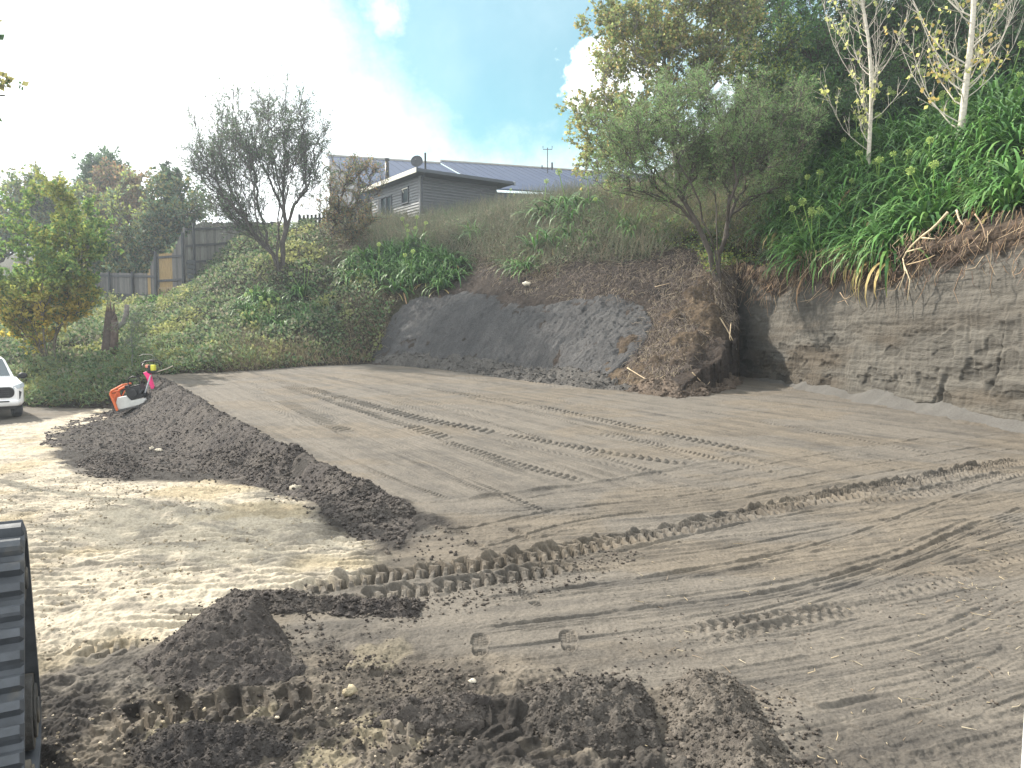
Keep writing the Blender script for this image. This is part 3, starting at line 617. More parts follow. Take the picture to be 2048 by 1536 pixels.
def heap(name, label, cat, outline, crest, height, seed, c0, c1, res=0.02, lumpy=0.05, freq=9, clods=300, cr=(0.01, 0.04), group=None, base=floor_z, pw=0.8, mat='soil'):
    """heap of loose material: outline polygon and crest line in ground coordinates; the height falls from crest to outline"""
    O = np.asarray(outline, float); ed_ = 0.22 if res > 0.025 else 0.07; lo = O.min(0)-0.15; hi = O.max(0)+0.15
    nx, ny = int((hi[0]-lo[0])/res)+2, int((hi[1]-lo[1])/res)+2
    gx, gy = np.meshgrid(np.linspace(lo[0], hi[0], nx), np.linspace(lo[1], hi[1], ny)); x = gx.ravel(); y = gy.ravel()
    sd = poly_sd(x, y, O)+ed_*fbm(x*2.5, y*2.5, seed, 5, gain=0.65); dc = np.abs(seg_sd(x, y, np.asarray(crest, float))[0])
    t = np.clip(sd/(np.maximum(sd, 0)+dc+0.04), -0.3, 1)
    hh = height*np.where(t > 0, t**pw, t*0.6)
    h = hh*(1+0.25*fbm(x*3, y*3, seed+2, 2))+lumpy*fbm(x*freq, y*freq, seed+4, 5, gain=0.66)*np.clip(t*4+0.2, 0, 1)
    b = base(x, y); z = b+np.where(t > 0.0, h, -0.08)
    V = np.stack([x, y, z], 1); Fq = gridfaces(ny, nx); keep = (sd > -0.06)[Fq].any(1); Fq = Fq[keep]
    c = lerp3(c0, c1, np.clip(0.5+0.7*fbm(x*freq*0.5, y*freq*0.5, seed+6, 4, gain=0.65), 0, 1))
    good = np.nonzero(sd > 0.0)[0]; Vs = [V]; Fl = [Fq]; Cs = [c]
    if clods and len(good):
        v2, f2, k2 = clods_into(V[good], clods, cr[0], cr[1], seed, c[good], 0.4); Vs.append(v2); Fl.append(f2+len(V)); Cs.append(k2)
    me = npmesh(name, np.concatenate(Vs), Fl, np.concatenate(Cs), True)
    return tag(link(name, me, M[mat]), label, cat, group)
D0, D1 = (0.055, 0.05, 0.048), (0.10, 0.09, 0.08)
heap('soil_pile', 'dark crumbly soil pile with a pointed top, left foreground', 'soil pile', P2([(285,1325),(330,1275),(400,1225),(470,1205),(540,1225),(580,1290),(625,1340),(560,1372),(430,1385),(330,1378)]), P2([(430,1300),(500,1295),(520,1245)]), 0.27, 300, D0, D1, 0.010, 0.06, 12, 1600, (0.003, 0.010), pw=0.9)
heap('soil_pile', 'near-black low soil heap beside the lug prints at the bottom left edge', 'soil pile', P2([(265,1500),(330,1462),(440,1455),(540,1465),(575,1500),(500,1530),(380,1545),(280,1535)]), P2([(350,1500),(500,1495)]), 0.12, 310, (0.045, 0.042, 0.042), (0.08, 0.074, 0.068), 0.009, 0.055, 13, 1100, (0.003, 0.009))
heap('soil_pile', 'lumpy grey soil pile at the bottom centre, left of the narrow gap', 'soil pile', P2([(1040,1440),(1060,1385),(1130,1365),(1230,1362),(1295,1375),(1310,1440),(1330,1500),(1230,1512),(1110,1505)]), P2([(1120,1430),(1240,1410),(1270,1450)]), 0.15, 320, (0.06, 0.055, 0.05), (0.11, 0.10, 0.088), 0.009, 0.065, 11, 1600, (0.003, 0.011))
heap('soil_ridge', 'long grey soil windrow running off the bottom edge, right of the centre pile', 'soil pile', P2([(1325,1375),(1400,1345),(1480,1350),(1500,1400),(1560,1480),(1620,1560),(1640,1700),(1420,1700),(1390,1560),(1350,1470)]), P2([(1400,1380),(1450,1430),(1500,1530),(1520,1640)]), 0.15, 330, (0.075, 0.068, 0.06), (0.145, 0.13, 0.11), 0.010, 0.06, 11, 2200, (0.003, 0.011))
heap('soil_ridge', 'dark soil ridge pushed up along the lug prints, bottom centre-left', 'soil pile', P2([(740,1455),(790,1412),(870,1396),(960,1398),(1005,1415),(960,1450),(850,1462)]), P2([(800,1435),(900,1420),(970,1420)]), 0.12, 340, D0, D1, 0.009, 0.055, 13, 900, (0.003, 0.009))
heap('soil_ridge', 'dark clods along the near side of the deep lug track, centre-left', 'soil pile', P2([(420,1195),(520,1180),(620,1200),(760,1205),(850,1205),(830,1235),(700,1235),(590,1225),(520,1225),(440,1225)]), P2([(480,1205),(640,1215),(800,1220)]), 0.09, 350, D0, D1, 0.012, 0.055, 13, 1500, (0.004, 0.018))
# bank of tipped soil along the edge of the pad
heap('soil_bank', 'long dark bank of tipped soil along the left edge of the levelled pad', 'soil bank', np.array([(-11.9,25.3),(-10.9,24.6),(-8.3,20.1),(-5.45,15.3),(-2.6,10.8),(-1.3,8.9),(-1.0,8.15),(-1.7,8.1),(-2.3,9.0),(-3.4,10.5),(-5.0,12.4),(-6.6,12.9),(-7.2,15.0),(-8.8,15.6),(-10.6,17.2),(-11.9,19.7),(-12.7,22.5),(-12.9,24.5)]),
     np.array([(-11.6,24.8),(-8.7,20.2),(-5.75,15.4),(-3.0,11.0),(-1.7,8.8)]), 0.05, 360, D0, D1, 0.03, 0.11, 3.5, 6000, (0.008, 0.03), pw=0.9)
for i, (u, v, w, hh, lb) in enumerate([(580,912,0.34,0.26,'small dark soil mound on the pad edge, farthest of the three edge mounds'),(722,985,0.34,0.20,'small dark soil mound on the pad edge, middle of the three edge mounds'),(788,1018,0.30,0.18,'small dark soil mound on the pad edge, nearest of the three edge mounds')]):
    p = on_floor(u, v+12); a = np.linspace(0, 2*np.pi, 13)[:-1]; r = w*(1+0.2*np.sin(a*3+i))
    heap('soil_mound', lb, 'soil mound', np.stack([p[0]-0.12+r*np.cos(a)*1.1, p[1]+r*np.sin(a)*1.3], 1), np.array([(p[0]-0.14, p[1]-0.03), (p[0]-0.1, p[1]+0.05)]), hh, 370+i*10, D0, D1, 0.02, 0.06, 8, 500, (0.008, 0.025))
for i, (ol, cr_, hh, lb) in enumerate([
   ([(150,925),(200,905),(270,915),(285,945),(250,958),(190,955)], [(190,935),(250,935)], 0.16, 'low dark soil lump at the tip of the bank, beside the pale clay'),
   ([(390,915),(470,895),(560,915),(600,960),(560,985),(480,960),(400,945)], [(430,925),(520,935),(560,960)], 0.28, 'dark soil lobe spreading from the middle of the bank'),
   ([(600,945),(670,935),(790,1000),(830,1040),(800,1090),(720,1080),(660,1030),(600,990)], [(660,975),(740,1030)], 0.08, 'dark soil lobe at the near end of the bank, beside the clay edge')]):
    heap('soil_lobe', lb, 'soil pile', P2(ol), P2(cr_), hh, 400+i*9, D0, D1, 0.02, 0.08, 6, 1500, (0.008, 0.03))
heap('soil_pile', 'rough dark rubble at the foot of the spur, beside the shaded notch', 'soil pile', np.array([(3.2,21.6),(4.3,19.7),(5.3,20.6),(6.4,22.3),(7.2,23.9),(6.6,24.4),(5.6,22.8),(4.6,21.5),(3.6,22.3)]), np.array([(3.7,21.5),(4.5,20.7),(5.7,22.3),(6.7,23.8)]), 0.34, 430, (0.075, 0.062, 0.052), (0.14, 0.11, 0.085), 0.03, 0.22, 3.2, 1500, (0.01, 0.05), pw=0.8)
# grey sand slumped against the bank
hz = lambda x, y: np.maximum(hill(x, y), floor_z(x, y))
def hpts(L): return np.array([on_hill(u, v)[:2] for u, v in L])
heap('sand_heap', 'smooth grey sand heap slumped against the middle of the bank', 'sand heap', hpts([(745,716),(775,655),(800,612),(850,592),(930,585),(990,595),(1040,612),(1100,608),(1160,598),(1240,594),(1290,615),(1305,650),(1280,700),(1220,745),(1190,770),(1100,758),(1000,746),(870,728)]),
     hpts([(850,640),(960,640),(1080,660),(1200,650)]), 0.17, 440, (0.050, 0.050, 0.051), (0.085, 0.084, 0.083), 0.03, 0.16, 2.6, 1500, (0.008, 0.024), base=hz, pw=0.6)
heap('soil_ridge', 'low dark ridge of spilled soil along the foot of the grey sand heap', 'soil pile', hpts([(745,712),(800,705),(900,712),(1000,722),(1100,728),(1150,742),(1230,770),(1330,785),(1200,779),(1100,768),(1000,756),(870,738),(745,727)]),
     hpts([(800,718),(1000,735),(1150,755),(1250,775)]), 0.20, 450, (0.06, 0.057, 0.053), (0.10, 0.095, 0.088), 0.04, 0.16, 3.0, 1200, (0.015, 0.05), base=hz, pw=0.7)

# loose clods and stones on the floor
def scatter_floor(name, n, boxpx, seed, rmin, rmax, cols, label=None, dens=None, zoff=0):
    rg = np.random.default_rng(seed); pts = []
    A = np.array([on_floor(u, v) for u, v in boxpx]); lo = A.min(0); hi = A.max(0); P = np.array(A[:, :2])
    while len(pts) < n:
        x = lo[0]+(hi[0]-lo[0])*rg.random(4*n); y = lo[1]+(hi[1]-lo[1])*rg.random(4*n)
        m = poly_mask(x, y, P) & (fbm(x*2.2, y*2.2, seed, 3) > -0.02+0.25*rg.random(4*n)-0.1)
        pts += list(zip(x[m], y[m]))
    pts = np.array(pts[:n]); r_, *_ = ground_relief(pts[:, 0], pts[:, 1]); z = floor_z(pts[:, 0], pts[:, 1])+r_
    P3 = np.stack([pts[:, 0], pts[:, 1], z+zoff], 1); cc = np.array(cols)[rg.integers(0, len(cols), n)]
    V, Fc, C = clods_into(P3, n, rmin, rmax, seed+1, cc, 0.35)
    me = npmesh(name, V, Fc, C, True); return tag(link(name, me, M['soil']), label, kind='stuff')
DK = [SOIL, (0.09, 0.08, 0.07), (0.12, 0.105, 0.09)]; PLc = [(0.42, 0.36, 0.26), (0.3, 0.26, 0.2), (0.16, 0.14, 0.12), (0.5, 0.44, 0.34)]
scatter_floor('soil_crumbs', 3600, [(60,1340),(560,1380),(680,1300),(800,1330),(1050,1370),(1500,1350),(1640,1536),(1640,1700),(60,1700)], 500, 0.003, 0.012, DK+[PLc[2]])
scatter_floor('clay_lumps', 4200, [(60,1330),(200,1300),(330,1260),(560,1190),(740,1150),(760,1080),(690,1040),(560,980),(200,965),(0,940),(0,1340)], 510, 0.003, 0.014, PLc[:2]+[(0.36, 0.31, 0.23)])
scatter_floor('track_crumbs', 1500, [(560,1180),(1200,1090),(1300,1110),(1160,1170),(860,1250),(560,1240)], 520, 0.003, 0.014, DK+[(0.17, 0.15, 0.125)])
scatter_floor('edge_crumbs', 2600, [(150,900),(330,800),(880,1040),(960,1080),(880,1130),(740,1120),(600,1020),(420,975),(150,965)], 530, 0.006, 0.022, DK)
scatter_floor('sand_crumbs', 2200, [(560,1250),(900,1240),(1500,1220),(2048,1000),(2048,1500),(1700,1536),(1500,1340),(560,1380)], 540, 0.002, 0.008, DK+[(0.2, 0.17, 0.14)])
scatter_floor('heap_crumbs', 3200, [(250,1300),(400,1200),(620,1210),(700,1320),(1000,1350),(1350,1330),(1600,1400),(1700,1560),(1300,1560),(700,1500),(240,1540)], 570, 0.003, 0.013, DK)
scatter_floor('gravel', 500, [(60,1420),(700,1400),(900,1500),(850,1700),(60,1700)], 550, 0.003, 0.011, PLc)

def floor_twigs():
    rg = np.random.default_rng(560); n = 110; uv = np.stack([rg.uniform(1250, 2060, n), rg.uniform(1080, 1530, n)], 1); uv = np.concatenate([uv, np.stack([rg.normal(1960, 45, 40), rg.normal(1190, 40, 40)], 1)])
    P = np.array([on_floor(min(u, 2100), v) for u, v in uv]); n = len(P); rl_ = ground_relief(P[:, 0], P[:, 1])[0]; P[:, 2] = floor_z(P[:, 0], P[:, 1])+rl_+0.006
    a = rg.random(n)*6.28; L = 0.01+0.06*rg.random(n)**2; D = np.stack([np.cos(a), np.sin(a), 0.12*rg.random(n)], 1)*L[:, None]; B = P+D; C_ = B+D*0.6+rg.normal(size=(n, 3))*0.012*np.array([1, 1, 0.3])
    c = np.array([(0.42, 0.34, 0.22), (0.22, 0.17, 0.12), (0.36, 0.31, 0.22)])[rg.integers(0, 3, n)]
    T = unit2 = lambda V: V/np.maximum(np.linalg.norm(V, axis=1, keepdims=True), 1e-9)
    Vs = []
    for A_, B_, r0, r1 in ((P, B, 0.0028, 0.0022), (B, C_, 0.0022, 0.001)):
        t = T(B_-A_); u = T(np.cross(t, np.array([[0, 0, 1.0]]))); w = np.cross(t, u); q = []
        for X_, r in ((A_, r0), (B_, r1)):
            for k in range(3): an = 2.094*k; q.append(X_+(u*math.cos(an)+w*math.sin(an))*r)
        Vs.append(np.stack(q, 1).reshape(-1, 3))
    f = np.array([(0, 1, 4, 3), (1, 2, 5, 4), (2, 0, 3, 5)]); F_ = (f[None]+(np.arange(2*n)*6)[:, None, None]).reshape(-1, 4)
    tag(link('dry_twigs', npmesh('dry_twigs', np.concatenate(Vs), F_, np.tile(np.repeat(c, 6, 0), (2, 1))), M['dry']), kind='stuff')
floor_twigs()
# ------------------------------------------------------------------ vegetation
def project(P):
    P = np.asarray(P, float); x, y, z = P[:, 0], P[:, 1], P[:, 2]-CAMZ
    d = y*math.cos(PITCH)-z*math.sin(PITCH); up = y*math.sin(PITCH)+z*math.cos(PITCH)
    return 1024+F*x/d, 768-F*up/d
def unit(V): return V/np.maximum(np.linalg.norm(V, axis=-1, keepdims=True), 1e-9)
def kites(P, D, size, aspect, col, rg, fold=0.0):
    """one kite-shaped leaf per point"""
    n = len(P); D = unit(D); S = unit(np.cross(D, unit(rg.normal(size=(n, 3))))); size = np.broadcast_to(size, (n,))[:, None]
    Nn = np.cross(D, S)
    V = np.stack([P, P+D*size*0.45+S*size*aspect*0.5+Nn*size*fold, P+D*size, P+D*size*0.45-S*size*aspect*0.5+Nn*size*fold], 1).reshape(-1, 3)
    Fq = (np.arange(n)*4)[:, None]+np.arange(4)[None]
    return V, Fq, np.repeat(col, 4, 0)
def straps(P, D, up0, L, wdt, segs, col, rg, droop=1.6):
    """arching strap leaves: start P, horizontal heading D (n,2), start elevation up0, length L"""
    n = len(P); H = np.concatenate([D, np.zeros((n, 1))], 1); S = np.stack([-D[:, 1], D[:, 0], np.zeros(n)], 1)
    p = P.copy(); el = up0.copy(); V = []; C = []
    for k in range(segs+1):
        t = k/segs; w = wdt*(1-t**2.5)*(0.55+0.45*min(1, t*4)); w = np.maximum(w, wdt*0.06)
        V += [p-S*w[:, None]/2, p+S*w[:, None]/2]; C += [col*(0.75+0.35*t)]*2
        el = el-droop[:]*(1/segs)*(0.4+1.2*t)
        p = p+(H*np.cos(el)[:, None]+np.array([0, 0, 1])*np.sin(el)[:, None])*(L/segs)[:, None]
    V = np.stack(V, 1).reshape(-1, 3); C = np.stack(C, 1).reshape(-1, 3); m = 2*(segs+1)
    q = np.array([(2*k, 2*k+1, 2*k+3, 2*k+2) for k in range(segs)])
    Fq = (q[None]+(np.arange(n)*m)[:, None, None]).reshape(-1, 4)
    return V, Fq, C
def rods(A, B, ra, rb, col, seg=3):
    """thin tapered rods from A to B, vectorised"""
    n = len(A); T = unit(B-A); U = unit(np.cross(T, np.array([0.31, 0.52, 0.79])[None])); W_ = np.cross(T, U)
    V = []
    for P, r in ((A, ra), (B, rb)):
        r = np.broadcast_to(r, (n,))[:, None]
        for k in range(seg):
            a = 2*math.pi*k/seg; V.append(P+(U*math.cos(a)+W_*math.sin(a))*r)
    V = np.stack(V, 1).reshape(-1, 3); q = np.array([(k, (k+1) % seg, seg+(k+1) % seg, seg+k) for k in range(seg)])
    return V, (q[None]+(np.arange(n)*2*seg)[:, None, None]).reshape(-1, 4), np.repeat(np.broadcast_to(col, (n, 3)), 2*seg, 0)
def combine(L):
    off = 0; Vs, Fs, Cs = [], [], []
    for V, Fq, C in L:
        Vs.append(V); Fs.append(np.asarray(Fq)+off); Cs.append(C); off += len(V)
    return np.concatenate(Vs), Fs, np.concatenate(Cs)
def pick(cols, n, rg, var=0.25):
    c = np.asarray(cols, float)[rg.integers(0, len(cols), n)]; return c*(1-var+2*var*rg.random((n, 1)))
def tree(name, label, base, crowns, seed, cat='tree', trunk_r=0.12, bark=(0.12, 0.10, 0.08), nlimb=40, twigs=14, nleaf=8000, lsize=0.09, asp=0.55, cols=((0.05, 0.08, 0.03),),
         stems=1, spread=0.5, tw_len=0.6, updir=0.5, attach=(0.2, 0.7), droop=0.0, group=None, barkmat='bark', limb_r=0.35, clump=0.35, lean=None, leafmat='leaf', twig_r=0.006, patch=None, fan_=0.30):
    rg = np.random.default_rng(seed); base = np.array(base, float); root = empty(name, base); tag(root, label, cat, group)
    ws = np.array([c[2] for c in crowns], float); ws /= ws.sum(); T = []
    for i in range(nlimb):
        c = crowns[rg.choice(len(crowns), p=ws)]; v = rg.normal(size=3); v /= np.linalg.norm(v); r = rg.random()**0.42
        T.append(np.array(c[0])+v*r*np.array(c[1]))
    T = np.array(T); cen = sum(np.array(c[0])*w for c, w in zip(crowns, ws)); H = max(c[0][2]+c[1][2] for c in crowns)-base[2]
    rel = lambda p: tuple(np.asarray(p)-base)
    Np = [base-np.array([0, 0, 0.3])]; Par = [-1]; Dep = [0.0]
    def chain(i, Tt, n, ctl):
        A = Np[i]; j = i
        for t in np.linspace(0, 1, n+1)[1:]:
            p = (1-t)**2*A+2*t*(1-t)*ctl+t*t*Tt+rg.normal(size=3)*0.009*H*(t < 1); Dep.append(Dep[j]+float(np.linalg.norm(p-Np[j]))); Np.append(p); Par.append(j); j = len(Np)-1
        return j
    if stems == 1:
        top = np.array(lean) if lean is not None else cen+np.array([0, 0, H*0.2]); chain(0, top, 12, (base+top)/2+rg.normal(size=3)*0.02*H)
    else:
        for s_ in range(stems):
            a = 2*math.pi*(s_+0.5*rg.random())/stems; o = np.array([math.cos(a), math.sin(a), 0])*spread*H*0.28; top = base+(cen-base)*0.72+o
            chain(0, top, 7, base+(top-base)*0.45-o*0.35)
    d0 = np.linalg.norm(T-base, axis=1); zf = base[2]+H*attach[0]*0.7; ENDP = []
    for Tt in T[np.argsort(d0)]:
        A = np.array(Np); dd = np.linalg.norm(A-Tt, axis=1); pen = fan_*np.array(Dep)+np.where(A[:, 2] > Tt[2]-0.1*H*(updir > 0), 0.25*H, 0)+np.where(A[:, 2] < zf, 0.5*H, 0)
        i = int(np.argmin(dd+pen)); AB = Tt-Np[i]; l = np.linalg.norm(AB)
        fwd = (Np[i]-Np[Par[i]]) if Par[i] >= 0 else np.array([0, 0, 1.]); fwd = fwd/max(np.linalg.norm(fwd), 1e-6)
        ctl = Np[i]+(fwd*0.5+np.array([0, 0, updir*0.25]))*l*0.45+AB*0.22
        ENDP.append((i, chain(i, Tt, 5, ctl)))
    cnt = [0.0]*len(Np); kids = [0]*len(Np)
    for i in range(len(Np)-1, 0, -1):
        if kids[i] == 0: cnt[i] += 1
        cnt[Par[i]] += cnt[i]+0.04; kids[Par[i]] += 1
    tot = max(cnt); rad = [max(trunk_r*(c/tot)**0.52, twig_r*1.2) for c in cnt]
    NA = np.array(Np); tk = [i for i in range(1, len(Np)) if rad[i] > trunk_r*0.42 and rad[i] > twig_r*2.2] or [1]; tks = set(tk); lb = [i for i in range(1, len(Np)) if i not in tks]
    def seg_mesh(idx, nm, sg):
        i = np.array(idx); p = np.array([Par[k] for k in idx]); rb = np.array([rad[k] for k in idx]); ra = np.minimum(np.array([rad[k] for k in p]), rb*1.5); ra = np.where(p == 0, rb*1.35, ra)
        B_ = NA[i]; A_ = NA[p]; ext = unit(B_-A_)*rb[:, None]*0.35
        V, Fq, C = rods(A_-base, B_+ext-base, ra, rb, np.array(bark), sg); link(nm, npmesh(nm, V, Fq, C, True), M[barkmat], root)
    seg_mesh(list(range(1, len(Np))), 'trunk', 6)
    TA = []; TB_ = []
    for i, e in ENDP:
        pts = [NA[e]]; j = e
        while j != i and len(pts) < 6: j = Par[j]; pts.append(NA[j])
        pts = pts[::-1]; m = len(pts)-1
        for j in range(twigs):
            t = 0.2+0.8*rg.random()**0.8; q = t*m; i0 = min(int(q), m-1); A2 = pts[i0]+(pts[i0+1]-pts[i0])*(q-i0)
            d = unit(unit(pts[-1]-pts[m//2])*0.6+rg.normal(size=3)*0.62+np.array([0, 0, updir*0.8-droop])); l = tw_len*(0.45+0.8*rg.random())
            TA.append(A2); TB_.append(A2+d*l)
    TA = np.array(TA)-base; TB_ = np.array(TB_)-base
    # second order twigs
    n2 = len(TA)*2; i2 = rg.integers(0, len(TA), n2); t2 = (0.4+0.6*rg.random(n2))[:, None]; A2 = TA[i2]+(TB_[i2]-TA[i2])*t2
    B2 = A2+unit(unit(TB_[i2]-TA[i2])*0.8+rg.normal(size=(n2, 3))*0.6+np.array([0, 0, updir*0.4-droop]))*(tw_len*0.5*(0.4+0.8*rg.random(n2)))[:, None]
    V, Fq, C = combine([rods(TA, TB_, twig_r*1.3, twig_r*0.7, np.array(bark)), rods(A2, B2, twig_r*0.8, twig_r*0.5, np.array(bark))])
    if nleaf:
        AA = np.concatenate([TA, A2, A2]); BB = np.concatenate([TB_, B2, B2]); i3 = rg.integers(0, len(AA), nleaf); t3 = (0.25+0.8*rg.random(nleaf))[:, None]
        P = AA[i3]+(BB[i3]-AA[i3])*t3+rg.normal(size=(nleaf, 3))*0.04*tw_len
        D = unit(BB[i3]-AA[i3])*0.6+rg.normal(size=(nleaf, 3))*0.6+np.array([0, 0, -droop*0.8])
        cc = pick(cols, nleaf, rg)
        if patch is not None: 
            w = patch(P+base); cc = cc*(1-w[0][:, None])+np.asarray(w[1])[None]*w[0][:, None]*(0.7+0.6*rg.random((nleaf, 1)))
        g = 0.5+0.5*fbm(P[:, 0]*0.9, P[:, 1]*0.9, seed, 2, z=P[:, 2]*0.9); cc = cc*(0.7+0.6*g)[:, None]
        V3, F3, C3 = kites(P, D, lsize*(0.6+0.8*rg.random(nleaf)), asp, cc, rg, 0.08)
        link('crown', npmesh('crown', V3, F3, C3), M[leafmat], root)
    link('twigs', npmesh('twigs', V, Fq, C), M[barkmat], root)
    return root
def E(u, v, Y, ru, rv, ry=None, w=1):
    """crown ellipsoid given where it stands and its real half-sizes in metres from its seen half-sizes"""
    p = pix(u, v, Y); k = Y/F; return (tuple(p), (ru*k, (ry if ry else ru*k), rv*k), w)
def hb(u, v, sink=0.1):
    p = on_hill(u, v); return (p[0], p[1], p[2]-sink)
GR = (0.045, 0.085, 0.028); DG = (0.025, 0.05, 0.022); YG = (0.12, 0.15, 0.04); OL = (0.085, 0.085, 0.035); YE = (0.26, 0.19, 0.045); BR = (0.13, 0.085, 0.045); GG = (0.06, 0.09, 0.055)
# central shrubby tree on the bank
tree('shrub_tree', 'rounded small-leaved tree with many fanning limbs, standing on the bank left of the house', hb(562, 545), [E(525, 275, 38, 138, 112, 2.8, 3), E(440, 330, 38, 65, 80, 1.6, 1.5), E(600, 300, 38, 58, 95, 1.8, 1), E(450, 420, 38, 80, 50, 1.6, 1.2)], 21,
     trunk_r=0.2, bark=(0.13, 0.11, 0.10), nlimb=210, twigs=11, nleaf=25000, lsize=0.12, asp=0.34, cols=(DG, GG, (0.06, 0.07, 0.045), (0.05, 0.065, 0.05)), stems=7, spread=0.8, fan_=0.8, tw_len=0.85, updir=0.7, attach=(0.12, 0.5), limb_r=0.28, twig_r=0.009)
tree('thin_tree', 'sparse wispy tree in front of the house wall, right of the rounded shrub tree', hb(660, 470), [E(690, 360, 41, 52, 70, 1.4, 2), E(730, 380, 41, 45, 60, 1.2, 1), E(640, 400, 41, 55, 45, 1.2, 1)], 22,
     trunk_r=0.10, bark=(0.12, 0.09, 0.08), nlimb=45, twigs=12, nleaf=4200, lsize=0.11, asp=0.4, cols=(GG, BR, OL), stems=3, spread=0.7, tw_len=0.6, updir=0.6, attach=(0.1, 0.5), twig_r=0.008)
tree('bare_shrub', 'dense brown twiggy shrub beside the house deck', hb(705, 470), [E(700, 440, 41, 70, 55, 1.3, 1)], 23, trunk_r=0.07, bark=(0.10, 0.08, 0.07), nlimb=45, twigs=16, nleaf=6500, lsize=0.09, asp=0.35, cols=(BR, OL, GG), stems=4, spread=0.6, tw_len=0.45, updir=0.5, attach=(0.05, 0.5), twig_r=0.006)
# left: young poplar-like tree with yellowing lower leaves
yel = lambda P: (np.clip(sstep(4.4, 2.6, P[:, 2])*0.6+0.25*sstep(0.1, 0.5, fbm(P[:, 0], P[:, 1], 5, 2)), 0, 1)*(np.random.default_rng(1).random(len(P)) < 0.75), (0.30, 0.23, 0.05))
tree('yellowing_tree', 'broad young tree with green upper and yellow lower leaves, at the left edge', hb(95, 742), [E(90, 500, 30, 125, 115, 2.1, 3), E(50, 620, 30, 75, 75, 1.6, 2), E(150, 580, 30, 55, 55, 1.2, 1)], 31,
     trunk_r=0.09, bark=(0.2, 0.17, 0.13), nlimb=120, twigs=12, nleaf=42000, lsize=0.12, asp=0.8, cols=(GR, YG, (0.07, 0.12, 0.035)), stems=5, spread=0.5, tw_len=0.6, updir=0.8, attach=(0.05, 0.5), patch=yel)
# trees beyond the timber fence
bt = [('olive-green broad tree behind the timber fence, nearest to the yellowing tree', 250, 470, 52, 125, 105, (OL, GG, YG), 41, (240, 560)),
      ('rust-tinged tree behind the fence with its brown top against the sky', 245, 395, 58, 75, 60, (BR, OL, (0.10, 0.075, 0.05)), 42, (250, 560)),
      ('bright green-topped tree at the far left skyline', 90, 400, 56, 95, 55, (YG, GR, OL), 43, (100, 570)),
      ('dark small-leaved tree at the skyline, second from the shrub tree', 205, 350, 60, 45, 35, (DG, GG), 44, (200, 560)),
      ('bushy grey-green tree directly behind the stepped fence', 355, 440, 50, 75, 85, (GG, DG, OL), 45, (360, 540)),
      ('low dark bush tree in the shade over the level fence run', 200, 520, 50, 100, 55, (DG, OL), 46, (200, 590)),
      ('grey-green tree far at the left frame edge', 0, 440, 54, 90, 60, (OL, GG), 47, (0, 580))]
for lb, u, v, Y, ru, rv, cc, sd_, bb in bt:
    bp = pix(bb[0], bb[1], Y); tree('broadleaf_tree', lb, (bp[0], bp[1], float(hill(np.array([bp[0]]), np.array([bp[1]]))[0])-0.1), [E(u, v, Y, ru, rv, ru*Y/F*0.8, 1), E(u-ru*0.4, v+rv*0.5, Y, ru*0.6, rv*0.6, None, 0.5), E(u+ru*0.4, v+rv*0.5, Y, ru*0.6, rv*0.6, None, 0.5)], sd_,
         trunk_r=0.18, nlimb=80, twigs=10, nleaf=15000, lsize=0.22, asp=0.6, cols=cc, tw_len=0.9, updir=0.4, attach=(0.15, 0.6), group='trees beyond the timber fence', twig_r=0.012)
tree('knobbly_tree', 'dark sparse tree with knobbly clumped branches against the sky, behind the stepped fence', (lambda p: (p[0], p[1], float(hill(np.array([p[0]]), np.array([p[1]]))[0])))(pix(335, 520, 52)), [E(330, 375, 52, 40, 48, 1.2, 1)], 48, trunk_r=0.12, bark=(0.05, 0.05, 0.045), nlimb=26, twigs=14, nleaf=3800, lsize=0.2, asp=0.5, cols=(DG, (0.03, 0.04, 0.03)), tw_len=0.3, updir=0.9, attach=(0.3, 0.8), twig_r=0.02)
# right: yellowing poplar, feathery bush tree
tree('poplar_tree', 'tall poplar with sparse yellow-brown leaves and a grey trunk, right of the blue sky gap', hb(1360, 395), [E(1300, 80, 32, 145, 110, 2.4, 3), E(1440, 60, 32, 110, 110, 2.4, 2), E(1230, 240, 32, 85, 90, 1.6, 1.5), E(1200, 330, 32, 60, 45, 1.2, 0.8), E(1390, -80, 32, 150, 90, 2.4, 2)], 51,
     trunk_r=0.16, bark=(0.34, 0.31, 0.27), nlimb=190, twigs=11, nleaf=48000, lsize=0.115, asp=0.85, cols=((0.11, 0.11, 0.05), (0.14, 0.17, 0.07), (0.12, 0.15, 0.06), (0.19, 0.16, 0.07), (0.08, 0.11, 0.05)), tw_len=0.8, updir=0.45, attach=(0.25, 0.85), lean=tuple(pix(1322, -120, 32)), limb_r=0.4, twig_r=0.008)
tree('feathery_tree', 'spreading feathery-leaved tree with forking stems at the corner of the cut face', hb(1440, 545), [E(1420, 215, 26, 150, 70, 2.0, 3), E(1290, 250, 26, 110, 60, 1.8, 2), E(1500, 280, 26, 120, 95, 1.9, 2), E(1270, 345, 26, 80, 50, 1.4, 1.2), E(1380, 350, 27, 70, 50, 1.4, 0.7), E(1560, 360, 27, 50, 60, 1.2, 0.8), E(1420, 260, 25, 170, 60, 1.6, 1), E(1600, 210, 26, 60, 70, 1.4, 0.8)], 52,
     trunk_r=0.14, bark=(0.15, 0.125, 0.105), nlimb=190, twigs=15, nleaf=70000, lsize=0.11, asp=0.15, cols=((0.075, 0.15, 0.05), (0.09, 0.14, 0.065), (0.08, 0.11, 0.06), (0.10, 0.11, 0.07)), stems=5, spread=0.9, fan_=0.4, tw_len=0.6, updir=0.3, attach=(0.15, 0.5), droop=0.05, twig_r=0.006)
